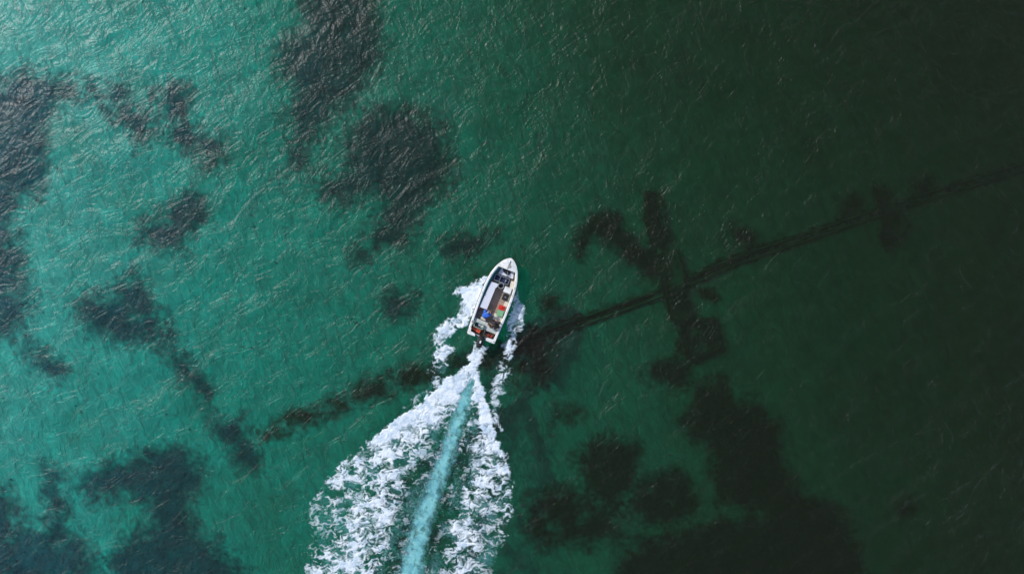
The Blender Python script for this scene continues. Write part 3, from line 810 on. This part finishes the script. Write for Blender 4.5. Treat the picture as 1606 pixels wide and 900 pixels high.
# hull shell: keel - chine - topside - rub rail, both sides
bm = bmesh.new()
rows = []
for y in ST:
    b = hb(y); t = y / 5.69
    zk = -0.28 + 0.75 * max(0, t - 0.62) ** 1.5 * 2.2; zk = min(zk, ZG(y) - .12)
    zc = -0.04 + 0.55 * max(0, t - .55) ** 1.4
    sec = [(0, zk), (b * .55, (zk + zc) / 2), (b * (.86 - .25 * max(0, t - .6)), min(zc, ZG(y) - .1)), (b * .97, ZG(y) - .12), (b, ZG(y) - .05)]
    row = [bm.verts.new((-x, y, z)) for x, z in sec[::-1]] + [bm.verts.new((x, y, z)) for x, z in sec[1:]]
    rows.append(row)
for a, b_ in zip(rows, rows[1:]):
    for k in range(len(a) - 1): bm.faces.new((a[k], a[k + 1], b_[k + 1], b_[k]))
bm.faces.new(rows[0][::-1])
hull = bm_obj("hull", bm, M['gel'], boat, smooth=True)
# rub rail : dark strip around the sheer
bm = bmesh.new()
pts = [(-hb(y) - .012, y, ZG(y) - .07) for y in ST] + [(hb(y) + .012, y, ZG(y) - .07) for y in ST[::-1]]
tube(bm, pts, 0.022, 6)
bm_obj("rub_rail", bm, M['black'], boat)
# gunwale: white cap running round the sides
RW = 0.17
def inner(y): return max(hb(y) - RW, 0)
bm = bmesh.new()
FD = 4.90                                   # foredeck starts here
gs = [.42] + [y for y in ST if .42 < y < FD] + [FD]
for sgn in (-1, 1):
    prof = []
    for y in gs:
        o_, i_ = hb(y), inner(y)
        z = ZG(y)
        prof.append([bm.verts.new((sgn * a, y, c)) for a, c in ((o_, z - .06), (o_ - .005, z - .015), (o_ - .03, z), (i_ + .03, z + .005), (i_, z - .02), (i_ - .0, z - .08))])
    for a, b_ in zip(prof, prof[1:]):
        for k in range(5):
            f = (a[k], b_[k], b_[k + 1], a[k + 1])
            bm.faces.new(f if sgn < 0 else f[::-1])
    bm.faces.new(prof[0] if sgn > 0 else prof[0][::-1])
bm_obj("gunwale", bm, M['gel'], boat, smooth=False)
# foredeck: cambered cap over the bow
bm = bmesh.new()
fs = [FD] + [y for y in ST if y > FD + .02]
prof = []
for y in fs:
    b = hb(y); n = 8
    prof.append([bm.verts.new((b * (k / n * 2 - 1), y, ZG(y) - .0 + 0.05 * (1 - (k / n * 2 - 1) ** 2) * min(1, b / .5))) for k in range(n + 1)])
for a, b_ in zip(prof, prof[1:]):
    for k in range(8): bm.faces.new((a[k], a[k + 1], b_[k + 1], b_[k]))
lo = [bm.verts.new((v.co.x, v.co.y, v.co.z - .09)) for v in prof[0]]
for k in range(8): bm.faces.new((prof[0][k + 1], prof[0][k], lo[k], lo[k + 1]))
for s_ in (0, 8):
    ch = [p[s_] for p in prof]; cl = [bm.verts.new((v.co.x, v.co.y, v.co.z - .06)) for v in ch]
    for k in range(len(ch) - 1):
        f = (ch[k], ch[k + 1], cl[k + 1], cl[k]); bm.faces.new(f if s_ == 0 else f[::-1])
bm_obj("foredeck", bm, M['gel'], boat, smooth=False)
# floor planks
FZ = 0.14
fy = [.9, 1.5, 2.2, 3.0, 3.6, 4.1, 4.5, 4.75, 4.95]
poly = [(-(hb(y) - .14), y) for y in fy] + [((hb(y) - .14), y) for y in fy[::-1]]
bm = bmesh.new(); prism(bm, poly, FZ - .05, FZ); bm_obj("floor", bm, M['wood'], boat)
# inner liner walls (port shade painted in, teal forward, slate aft; starboard cream)
def liner(y0, y1, sgn, m, thick=.03):
    yy = [y0] + [y for y in ST if y0 < y < y1] + [y1]
    bm = bmesh.new(); P = []
    for y in yy:
        xt = sgn * (inner(y) + .02); xb = sgn * (inner(y) - (.17 if sgn < 0 and y0 > 2 else .075))
        P.append([bm.verts.new((xt, y, ZG(y) - .03)), bm.verts.new((xb, y, FZ - .02)), bm.verts.new((xb + sgn * thick, y, FZ - .02)), bm.verts.new((xt + sgn * thick, y, ZG(y) - .03))])
    for a, b_ in zip(P, P[1:]):
        for k in range(4):
            f = (a[k], a[(k + 1) % 4], b_[(k + 1) % 4], b_[k]); bm.faces.new(f)
    bm.faces.new(P[0]); bm.faces.new(P[-1][::-1])
    bmesh.ops.recalc_face_normals(bm, faces=bm.faces)
    return bm_obj("side_panel", bm, m, boat)
a = liner(2.1, 4.9, -1, M['teal']); a["label"] = "inner side panel with its shade coloured in as teal"
liner(.9, 2.08, -1, M['liner'])
liner(.9, 4.9, 1, M['gel_worn'])
# transom corners, notch and well
bm = bmesh.new()
prism(bm, [(-.99, .42), (-.985, .05), (-.90, -.02), (-.42, -.01), (-.44, .10), (-.50, .17), (-.80, .22), (-.83, .42)], .40, .62)
bm_obj("stern_corner", bm, M['gel'], boat, bevel=.02)
bm = bmesh.new()
prism(bm, [(.99, .42), (.985, .04), (.93, -.02), (.36, -.01), (.34, .10), (.36, .20), (.80, .22), (.83, .42)], .40, .62)
bm_obj("stern_corner", bm, M['gel'], boat, bevel=.02)
bm = bmesh.new(); prism(bm, [(-.50, .09), (.36, .09), (.36, .145), (-.50, .145)], .0, .50); bm_obj("transom", bm, M['palegrey'], boat, bevel=.01)
bm = bmesh.new(); prism(bm, [(-.85, .20), (.85, .20), (.85, .62), (-.85, .62)], .05, .20); bm_obj("stern_well", bm, M['well'], boat)
bm = bmesh.new(); prism(bm, [(-.42, -.01), (.34, -.01), (.34, .085), (-.42, .085)], .02, .14); bm_obj("motor_well", bm, M['palegrey'], boat)
# aft bench (pale worn deck between well and cockpit)
bm = bmesh.new(); prism(bm, [(-.86, .62), (.86, .60), (.86, .93), (.10, .93), (.10, 1.12), (-.86, 1.16)], .10, .46); bm_obj("aft_bench", bm, M['palegrey'], boat, bevel=.02)
# port bench with cushion
def local_poly(pxs): return [L(*p) for p in pxs]
pb = local_poly([(770.6,441.2),(782,445.5),(780.2,449.8),(777.6,451.5),(776.6,454),(763.8,485.3),(752.0,481.0)])
ex = [(min(x, .99), y) for x, y in pb]
bm = bmesh.new(); prism(bm, ex, FZ, .44); pbo = bm_obj("port_bench", bm, M['gel'], boat, bevel=.015)
cxm = sum(p[0] for p in ex) / len(ex); cym = sum(p[1] for p in ex) / len(ex)
bm = bmesh.new(); prism(bm, [(cxm + (x - cxm) * .95, cym + (y - cym) * .98) for x, y in ex], .443, .52); bm_obj("cushion", bm, M['cushion'], pbo, bevel=.025)
# starboard bench: narrow cream shelf
sy = [1.75, 2.2, 2.8, 3.4, 3.9, 4.3]
bm = bmesh.new(); prism(bm, [(inner(y) - .28, y) for y in sy] + [(inner(y) - .04, y) for y in sy[::-1]], FZ, .40); bm_obj("starboard_shelf", bm, M['gel_worn'], boat, bevel=.015)
# helm box (white) at starboard and seat behind it
hp = local_poly([(793,448.5),(802.8,452.5),(800.2,461.2),(789,457)])
bm = bmesh.new(); prism(bm, hp, FZ, .66); hc = bm_obj("console", bm, M['gel'], boat, bevel=.02)
# bow locker : pale panels round an open dark hatch
bl = local_poly([(787,420.5),(801.8,426.3),(806,428),(804.6,437.5),(797,434.5),(781.5,429)])
bm = bmesh.new(); prism(bm, bl, FZ, .40); lk = bm_obj("bow_locker", bm, M['cushion'], boat, bevel=.015)
hp2 = local_poly([(788.8,421.5),(801.4,426.2),(799.6,432),(795.2,431.4),(790,427.2)])
bm = bmesh.new(); prism(bm, hp2, .402, .425); bm_obj("open_hatch", bm, M['black'], lk)
# aft starboard seat box and pale side
sb = local_poly([(775.8,490.5),(789.2,496.5),(787.2,504.5),(772.8,500.2)])
bm = bmesh.new(); prism(bm, sb, FZ, .43); bm_obj("aft_seat", bm, M['gel_worn'], boat, bevel=.02)
# cleats, deck fittings
def cleat(x, y, z, rz=0, parent=boat, s=1.0):
    bm = bmesh.new()
    c, s_ = math.cos(rz), math.sin(rz)
    tube(bm, [(x - c * .09 * s, y - s_ * .09 * s, z + .05), (x + c * .09 * s, y + s_ * .09 * s, z + .05)], .016 * s, 8)
    tube(bm, [(x - c * .035 * s, y - s_ * .035 * s, z), (x - c * .035 * s, y - s_ * .035 * s, z + .05)], .014 * s, 8)
    tube(bm, [(x + c * .035 * s, y + s_ * .035 * s, z), (x + c * .035 * s, y + s_ * .035 * s, z + .05)], .014 * s, 8)
    bm_obj("cleat", bm, M['steel'], parent, smooth=True)
cleat(0, 5.38, ZG(5.38) + .03, R(90), s=1.5)
cleat(.88, .12, .62, R(20)); cleat(-.93, .55, .62, R(90)); cleat(.97, 2.9, ZG(2.9) + .003, R(90), s=.7); cleat(-.98, 2.9, ZG(2.9) + .003, R(90), s=.7)
cleat(.88, 3.95, ZG(3.95) + .003, R(100), s=.7)
bm = bmesh.new(); lathe(bm, [(.05, ZG(5) + .03), (.05, ZG(5) + .065), (.03, ZG(5) + .07)], 0.0, 5.0, 14); bm_obj("deck_vent", bm, M['grey'], boat)
bm = bmesh.new()
tube(bm, [(.0 + .004 * t, 5.36 - .008 * t, ZG(5.3) + .075 - .0008 * t) for t in range(10)] + [(.06 + (.13 - .0035 * t) * math.cos(t * .55), 5.14 + (.11 - .003 * t) * math.sin(t * .55), ZG(5.1) + .062 + .0006 * t) for t in range(30)], .012, 6)
rp = bm_obj("mooring_rope", bm, M['rope'], None, smooth=True); rp.location = (bx0, by0, 0); rp.rotation_euler = (0, 0, ANG)
tag(rp, "thin pale rope lying on the white foredeck by the bow cleat", "rope")
# outboard motor
om = empty("outboard_motor", (0, 0, 0)); om.parent = boat
om.location = (*L(753.4, 535.6), 0); om.scale = (1.15, 1.12, 1.0)
om.rotation_euler = (0, 0, R(3))
bm = bmesh.new()
prof = [(0.30, .05, .52), (.28, .14, .50), (.20, .185, .50), (.05, .20, .50), (-.12, .185, .51), (-.26, .15, .53), (-.34, .09, .56)]
rings = []
for y, hw, zb in prof:
    ring = []
    for k in range(12):
        a_ = k / 12 * 2 * math.pi
        cx_, cz_ = math.cos(a_), math.sin(a_)
        ring.append(bm.verts.new((hw * math.copysign(abs(cx_) ** .7, cx_), y, .68 + .20 * math.copysign(abs(cz_) ** .7, cz_) * (hw / .2) ** .5)))
    rings.append(ring)
for a, b_ in zip(rings, rings[1:]):
    for k in range(12): bm.faces.new((a[k], a[(k + 1) % 12], b_[(k + 1) % 12], b_[k]))
bm.faces.new(rings[0][::-1]); bm.faces.new(rings[-1])
bmesh.ops.recalc_face_normals(bm, faces=bm.faces)
cow = bm_obj("cowling", bm, M['motor'], om, smooth=True)
bm = bmesh.new(); box(bm, 0.02, .05, .872, .085, .15, .022); bm_obj("badge", bm, M['gel'], om, bevel=.005)
bm = bmesh.new(); tube(bm, [(0, 0, .52), (0, -.02, .1), (0, -.04, -.45)], [.11, .08, .06], 10); bm_obj("leg", bm, M['motor'], om, smooth=True)
bm = bmesh.new(); box(bm, 0, .32, .40, .30, .14, .16); bm_obj("clamp", bm, M['motor'], om, bevel=.02)
bm = bmesh.new(); tube(bm, [(0.0, .30, .66), (.06, .60, .68), (.10, .85, .70)], [.03, .025, .03], 8); bm_obj("tiller", bm, M['black'], om, smooth=True)

# ---- loose things aboard
def loose(name, label, cat, px, py, z, rz=0.0, group=None):
    x, y = L(px, py)
    e = empty(name, WL(x, y, z), ANG + rz)
    return tag(e, label, cat, group)
# bucket
e = loose("bucket", "round black bucket with a pale grey rim at the front end of the wooden floor", "bucket", 786, 448, FZ)
bm = bmesh.new(); lathe(bm, [(.14, 0), (.18, .36), (.165, .36), (.13, .05)], n=24); bm_obj("pail", bm, M['black'], e, smooth=False)
bm = bmesh.new()
tube(bm, [(.188 * math.cos(t * math.pi / 12), .188 * math.sin(t * math.pi / 12), .37) for t in range(25)], .022, 8); bm_obj("rim", bm, M['grey'], e, smooth=True)
bm = bmesh.new(); tube(bm, [(.19 * math.cos(t * math.pi / 10), .19 * math.sin(t * math.pi / 10) * .5 + .0, .375 + .02 * math.sin(t * math.pi / 10)) for t in range(11)], .007, 6); bm_obj("handle", bm, M['steel'], e, smooth=True)
# navy crate behind bow locker
e = loose("storage_tub", "wide tub with folded navy cloth across the bow, behind the bow locker", "tub", 787.2, 438.3, FZ)
bm = bmesh.new()
for (x, y, sx, sy) in ((0, .20, .98, .04), (0, -.20, .98, .04), (-.49, 0, .04, .36), (.49, 0, .04, .36), (-.12, 0, .03, .36)):
    box(bm, x, y, 0, sx, sy, .34)
bm_obj("rim", bm, M['liner'], e, bevel=.008)
for i_, (x, sx) in enumerate(((-.31, .32), (.18, .52))):
    bm = bmesh.new()
    bmesh.ops.create_grid(bm, x_segments=12, y_segments=10, size=.5)
    for v in bm.verts:
        v.co.z = .24 + .05 * math.sin(v.co.x * 13 + i_) * math.cos(v.co.y * 11)
        v.co.x = x + v.co.x * sx; v.co.y *= .34
    bm_obj("folded_cloth", bm, M['navy'], e, smooth=True)
bm = bmesh.new(); tube(bm, [(.25, -.10, .31), (.30, .0, .33), (.26, .09, .31)], .028, 8); bm_obj("bottle", bm, M['grey'], e, smooth=True)
# anchor lying in the open bow hatch
e = loose("anchor", "small steel anchor lying in the open bow locker", "anchor", 796.3, 429.3, .425, R(25))
bm = bmesh.new(); tube(bm, [(0, -.16, .03), (0, .14, .03)], .016, 8); bm_obj("shank", bm, M['steel'], e)
bm = bmesh.new(); tube(bm, [(-.12, -.06, .05), (-.08, -.14, .035), (0, -.17, .03), (.08, -.14, .035), (.12, -.06, .05)], .018, 8); bm_obj("flukes", bm, M['steel'], e, smooth=True)
# black box behind the console
def lidded(name, label, cat, px, py, z, sx, sy, sz, m_body, m_lid, rz=0.0, group=None, handle=None):
    e = loose(name, label, cat, px, py, z, rz, group)
    bm = bmesh.new(); box(bm, 0, 0, 0, sx * .95, sy * .95, sz * .8); bm_obj("body", bm, m_body, e, bevel=.015)
    bm = bmesh.new(); box(bm, 0, 0, sz * .8 + .003, sx, sy, sz * .2); bm_obj("lid", bm, m_lid, e, bevel=.02)
    if handle:
        bm = bmesh.new(); tube(bm, [(-.05, 0, sz + .005), (-.045, 0, sz + .035), (.045, 0, sz + .035), (.05, 0, sz + .005)], .012, 8); bm_obj("handle", bm, handle, e, smooth=True)
    return e
lidded("battery_box", "black lidded box right behind the white console", "box", 792.8, 466, FZ, .40, .44, .34, M['black'], M['black'], handle=M['gel'])
e = lidded("storage_box", "square box with soft green lid on the right side, behind the red fuel can", "box", 784.6, 490.6 , .435, .42, .40, .20, M['greenline'], M['green'], rz=R(3))
# red fuel can
e = loose("fuel_can", "glossy red fuel can in front of the green box", "fuel can", 787.2, 482.4, FZ, R(8))
bm = bmesh.new(); box(bm, 0, 0, 0, .43, .30, .36); bm_obj("tank", bm, M['red'], e, bevel=.06, seg=4)
bm = bmesh.new(); tube(bm, [(-.10, .02, .35), (-.09, .02, .41), (.07, .02, .41), (.08, .02, .35)], .02, 8); bm_obj("handle", bm, M['red'], e, smooth=True)
bm = bmesh.new(); lathe(bm, [(.035, .36), (.035, .40), (.025, .41)], .14, .0, 12); bm_obj("cap", bm, M['black'], e)
# red buoy tucked at port side
e = loose("float_buoy", "small dark red buoy tucked behind the long white bench", "buoy", 752.6, 482.9, .30)
bm = bmesh.new(); lathe(bm, [(.02, .0), (.09, .03), (.12, .10), (.12, .14), (.08, .21), (.03, .24)], n=16); bm_obj("float", bm, M['maroon'], e, smooth=True)
bm = bmesh.new(); tube(bm, [(.03 * math.cos(t * math.pi / 6), 0, .26 + .03 * math.sin(t * math.pi / 6)) for t in range(13)], .008, 6); bm_obj("eye", bm, M['steel'], e)
# fish crate on the aft bench
e = loose("crate", "open dark crate with a pale green edge on the aft bench", "crate", 751.8, 509.6, .465, R(-2))
bm = bmesh.new()
for (x, y, sx, sy) in ((0, .165, .62, .03), (0, -.165, .62, .03), (-.30, 0, .03, .30), (.30, 0, .03, .30)): box(bm, x, y, .0, sx, sy, .16)
bm_obj("rim", bm, M['greenline'], e, bevel=.006)
bm = bmesh.new(); box(bm, 0, 0, .002, .57, .30, .04); bm_obj("base", bm, M['black'], e)
for i_, (px, py, r_, lab) in enumerate(((752.6, 508.6, .075, "round white cup standing in the dark crate"), (756.2, 511.2, .09, "curled white rope coil beside the cup in the dark crate"))):
    if i_ == 0:
        c_ = loose("cup", lab, "cup", px, py, .51)
        bm = bmesh.new(); lathe(bm, [(r_ * .8, 0), (r_, .1), (r_ * .85, .1), (r_ * .7, .03)], n=16); bm_obj("body", bm, M['cushion'], c_)
        bm = bmesh.new(); tube(bm, [(r_, 0, .08), (r_ + .04, 0, .06), (r_ * .9, 0, .02)], .01, 6); bm_obj("handle", bm, M['cushion'], c_)
    else:
        x, y = L(px, py)
        bm = bmesh.new(); tube(bm, [(r_ * (1 - t / 60) * math.cos(t * .45), r_ * (1 - t / 60) * math.sin(t * .45), .01 + t * .0015) for t in range(36)], .016, 6)
        c_ = bm_obj("rope_coil", bm, M['gel'], None, smooth=True); c_.location = WL(x, y, .51); c_.rotation_euler = (0, 0, ANG); tag(c_, lab, "rope")
# grey winch on the port gunwale
e = loose("fishing_reel", "small grey reel clamped to the left gunwale beside the dark crate", "reel", 742.8, 503.4, ZG(1.3) + .005)
bm = bmesh.new(); lathe(bm, [(.11, 0), (.11, .03), (.06, .035), (.06, .12), (.10, .125), (.10, .15)], n=16); bm_obj("drum", bm, M['grey'], e)
bm = bmesh.new(); tube(bm, [(0, 0, .15), (.0, 0, .18), (.13, .05, .18), (.13, .05, .23)], .016, 8); bm_obj("crank", bm, M['black'], e)
# orange life jackets and dark red tank in the stern well
def vest(px, py, z, rz, label, s=1.0):
    e = loose("life_jacket", label, "life jacket", px, py, z, rz)
    for sg in (-1, 1):
        bm = bmesh.new(); box(bm, sg * .155 * s, 0, 0, .28 * s, .24 * s, .10); bm_obj("foam_panel", bm, M['orange'], e, bevel=.04, seg=3)
    bm = bmesh.new(); box(bm, 0, 0, .095, .60 * s, .035, .012); bm_obj("strap", bm, M['black'], e)
vest(747.5, 516.2, .30, R(-10), "folded orange life jacket in the left half of the stern well")
e = loose("fuel_tank", "low dark red fuel tank in the right half of the stern well", "fuel tank", 768.6, 526.2, .205, R(0))
bm = bmesh.new(); box(bm, 0, 0, 0, .36, .22, .18); bm_obj("tank", bm, M['maroon'], e, bevel=.05, seg=3)
bm = bmesh.new(); lathe(bm, [(.03, .18), (.03, .21)], .09, .02, 12); bm_obj("cap", bm, M['orange'], e)
bm = bmesh.new()
x1_, y1_ = L(762, 523); 
tube(bm, [(x1_ + .12 * math.cos(t * .5), y1_ + .07 * math.sin(t * .5), .22 + t * .004) for t in range(22)], .014, 6)
h_ = bm_obj("fuel_hose", bm, M['black'], None, smooth=True); h_.location = (bx0, by0, 0); h_.rotation_euler = (0, 0, ANG)
tag(h_, "coiled black hose beside the dark red tank in the stern well", "hose")

# ---- people
def skin_body(name, joints, edges, mate, parent, sub=2):
    me = bpy.data.meshes.new(name)
    me.from_pydata([j[0] for j in joints], edges, [])
    o = bpy.data.objects.new(name, me); COL.objects.link(o)
    md = o.modifiers.new("skin", 'SKIN'); md.use_smooth_shade = True
    for i_, j in enumerate(joints):
        sv = me.skin_vertices[0].data[i_]
        r_ = j[1]; sv.radius = r_ if isinstance(r_, tuple) else (r_, r_)
        sv.use_root = (i_ == 0)
    s_ = o.modifiers.new("sub", 'SUBSURF'); s_.levels = sub; s_.render_levels = sub
    me.materials.append(mate)
    if parent: o.parent = parent
    return o
def chain_tube(name, pts, rads, mate, parent):
    bm = bmesh.new(); tube(bm, pts, rads, 12)
    return bm_obj(name, bm, mate, parent, smooth=True)
def hand(parent, wrist, dirv, mate, side=1):
    """palm with four unequal curled fingers and a thumb, as one skinned mesh"""
    w_ = Vector(wrist); d_ = Vector(dirv).normalized()
    u_ = d_.cross(Vector((0, 0, 1))).normalized(); n_ = u_.cross(d_)
    J = [(tuple(w_), .026), (tuple(w_ + d_ * .045), (.036, .018)), (tuple(w_ + d_ * .085), (.036, .015))]
    E = [(0, 1), (1, 2)]
    for k, (o_, ln) in enumerate(((-.030, .066), (-.010, .076), (.010, .072), (.030, .056))):
        b_ = len(J)
        J += [(tuple(w_ + d_ * .10 + u_ * o_), .0095), (tuple(w_ + d_ * (.10 + ln * .5) + u_ * o_ - n_ * .012), .0085), (tuple(w_ + d_ * (.10 + ln * .8) + u_ * o_ - n_ * .035), .0075)]
        E += [(2, b_), (b_, b_ + 1), (b_ + 1, b_ + 2)]
    b_ = len(J)
    J += [(tuple(w_ + d_ * .05 - u_ * .045 * side), .011), (tuple(w_ + d_ * .085 - u_ * .065 * side - n_ * .01), .009)]
    E += [(1, b_), (b_, b_ + 1)]
    return J, E
def head(parent, c, fwd, up, hair_m, skin_m, cap=None):
    """egg skull with nose, ears and hair, oriented by fwd/up"""
    f = Vector(fwd).normalized(); upv = Vector(up).normalized(); r_ = f.cross(upv).normalized(); upv = r_.cross(f)
    Mx = Matrix((r_, f, upv)).transposed().to_4x4(); Mx.translation = Vector(c)
    bm = bmesh.new(); bmesh.ops.create_icosphere(bm, subdivisions=3, radius=1)
    for v in bm.verts:
        x, y, z = v.co
        jaw = max(0, -z)
        v.co = Vector((x * .078 * (1 - .28 * jaw), y * .098 * (1 - .12 * jaw) + .012 * jaw, z * .118))
        if y > .75 and -.35 < z < .15 and abs(x) < .28: v.co.y += .022 * (1 - abs(x) / .28)     # nose
        if y > .6 and .08 < z < .3 and .25 < abs(x) < .55: v.co.y -= .008                       # eye sockets
    for sg in (-1, 1):
        r0 = bmesh.ops.create_icosphere(bm, subdivisions=1, radius=.024)
        for v in r0['verts']: v.co = Vector((v.co.x * .45 + sg * .078, v.co.y - .005, v.co.z * 1.2))
    bmesh.ops.transform(bm, matrix=Mx, verts=bm.verts)
    ho = bm_obj("head", bm, skin_m, parent, smooth=True)
    bm = bmesh.new(); bmesh.ops.create_icosphere(bm, subdivisions=3, radius=1)
    dl = [v for v in bm.verts if (v.co.z < .15 and v.co.y > -.15) or v.co.z < -.55]
    bmesh.ops.delete(bm, geom=dl, context='VERTS')
    for v in bm.verts:
        k = 1.0 + .05 * math.sin(v.co.x * 23) * math.cos(v.co.z * 19)
        v.co = Vector((v.co.x * .088 * k, v.co.y * .108 * k - .004, v.co.z * .128 * k))
    if cap:
        n0 = len(bm.verts)
        vs = [bm.verts.new((.085 * math.cos(a_) * 1.0, .075 + .10 * math.sin(a_), .045 - .02 * math.sin(a_))) for a_ in [k * math.pi / 8 for k in range(9)]]
        lo_ = [bm.verts.new(v.co - Vector((0, 0, .008))) for v in vs]
        bm.faces.new(vs); bm.faces.new(lo_[::-1])
        for a_, b_, c_, d_ in zip(vs, vs[1:], lo_, lo_[1:]): bm.faces.new((b_, a_, c_, d_))
    bmesh.ops.transform(bm, matrix=Mx, verts=bm.verts)
    bm_obj("cap" if cap else "hair", bm, cap or hair_m, parent, smooth=True)

def person(px, py, z, rz, label, pose, cl, tr, cap=None):
    """seated figure facing local +y; hip joint at the local origin height .1"""
    e = loose("person", label, "person", px, py, z, rz)
    lean = pose['lean']
    sy_, cz_ = math.sin(lean), math.cos(lean)
    hip = Vector((0, 0, .12))
    ch = hip + Vector((0, sy_ * .30, cz_ * .30)); nk = hip + Vector((0, sy_ * .50, cz_ * .50))
    hd = nk + Vector((0, .085, .10)) + Vector(pose.get('head', (0, 0, 0)))
    shl = {s_: nk + Vector((s_ * .185, -.01, -.03)) for s_ in (-1, 1)}
    knee = {s_: Vector((s_ * pose['knee'][0], pose['knee'][1], pose['knee'][2])) for s_ in (-1, 1)}
    foot = {s_: Vector((s_ * pose['knee'][0], pose['knee'][1] - .02, pose['floor'])) for s_ in (-1, 1)}
    J = [(tuple(hip), (.13, .09)), (tuple(hip + (ch - hip) * .5), (.10, .065)), (tuple(ch), (.10, .06)), (tuple(nk), (.055, .05)), (tuple(nk + (hd - nk) * .45), .052)]
    E = [(0, 1), (1, 2), (2, 3), (3, 4)]
    for s_ in (-1, 1):
        b_ = len(J)
        J += [(tuple(shl[s_]), .06), (pose['elbow'][s_], .048), (pose['wrist'][s_], .032)]
        E += [(2, b_), (b_, b_ + 1), (b_ + 1, b_ + 2)]
        d_ = (Vector(pose['wrist'][s_]) - Vector(pose['elbow'][s_])) + Vector((0, 0, -.02))
        HJ, HE = hand(e, pose['wrist'][s_], d_, M['skin'], s_)
        b2 = len(J)
        J += HJ[1:]
        E += [((b_ + 2) if a_ == 0 else b2 + a_ - 1, b2 + c_ - 1) for a_, c_ in HE]
    for s_ in (-1, 1):
        b_ = len(J)
        J += [(tuple(Vector((s_ * .10, .06, .09))), .085), (tuple(knee[s_]), .06), (tuple(foot[s_] + Vector((0, 0, .09))), .04), (tuple(foot[s_] + Vector((0, .15, .04))), (.042, .03))]
        E += [(0, b_), (b_, b_ + 1), (b_ + 1, b_ + 2), (b_ + 2, b_ + 3)]
    skin_body("body", J, E, M['skin'], e)
    # clothes: jacket with sleeves, trousers (slightly larger skinned shells)
    JJ = [(tuple(hip + Vector((0, 0, .02))), (.20, .16)), (tuple(hip + (ch - hip) * .5), (.165, .13)), (tuple(ch), (.225, .18)), (tuple(nk - Vector((0, 0, .01))), (.115, .105)), (tuple(nk + (hd - nk) * .35), .085)]
    EE = [(0, 1), (1, 2), (2, 3), (3, 4)]
    for s_ in (-1, 1):
        b_ = len(JJ); el = Vector(pose['elbow'][s_]); wr = Vector(pose['wrist'][s_])
        JJ += [(tuple(shl[s_]), .095), (tuple(el), .066), (tuple(el + (wr - el) * .85), .047)]
        EE += [(2, b_), (b_, b_ + 1), (b_ + 1, b_ + 2)]
    skin_body("jacket", JJ, EE, cl, e)
    JJ = [(tuple(hip - Vector((0, 0, .02))), (.165, .125))]; EE = []
    for s_ in (-1, 1):
        b_ = len(JJ)
        JJ += [(tuple(Vector((s_ * .10, .06, .09))), .10), (tuple(knee[s_]), .075), (tuple(foot[s_] + Vector((0, 0, .12))), .055)]
        EE += [(0, b_), (b_, b_ + 1), (b_ + 1, b_ + 2)]
    skin_body("trousers", JJ, EE, tr, e)
    head(e, hd, pose.get('look', (0, .8, -.5)), pose.get('upv', (0, .5, .8)), M['hair'], M['skin'], cap)
    return e
# blue-clad passenger, seated low behind the bench, bent forward towards the bow
person(759.2, 496.5, FZ + .20, R(-22), "person in a bright blue jacket and grey cap sitting hunched behind the long white bench",
       dict(lean=.75, knee=(.15, .40, .16), floor=-.19, head=(.02, .03, 0), look=(.1, .9, -.4), upv=(0, .45, .9),
            elbow={-1: (-.25, .34, .28), 1: (.25, .35, .28)}, wrist={-1: (-.12, .50, .20), 1: (.13, .52, .22)}),
       M['blue'], M['jeans'], M['cap'])
bm = bmesh.new(); box(bm, 0, 0, 0, .36, .34, .19)
o = bm_obj("step_stool", bm, M['gel_worn'], None, bevel=.02); x, y = L(759, 497.5); o.location = WL(x, y, FZ); o.rotation_euler = (0, 0, ANG)
tag(o, "low stool under the person in the blue jacket", "stool")
# helmsman at the aft starboard corner, hand back on the tiller
person(779.3, 513.0, .47, R(38), "dark haired person in a dark jacket sitting on the right gunwale corner steering the motor",
       dict(lean=.50, knee=(.14, .42, .10), floor=-.34, head=(.0, .02, 0), look=(-.3, .9, -.45), upv=(0, .5, .85),
            elbow={-1: (-.33, .10, .32), 1: (.28, .28, .26)}, wrist={-1: (-.46, .26, .22), 1: (.14, .45, .24)}),
       M['browncloth'], M['navy'])
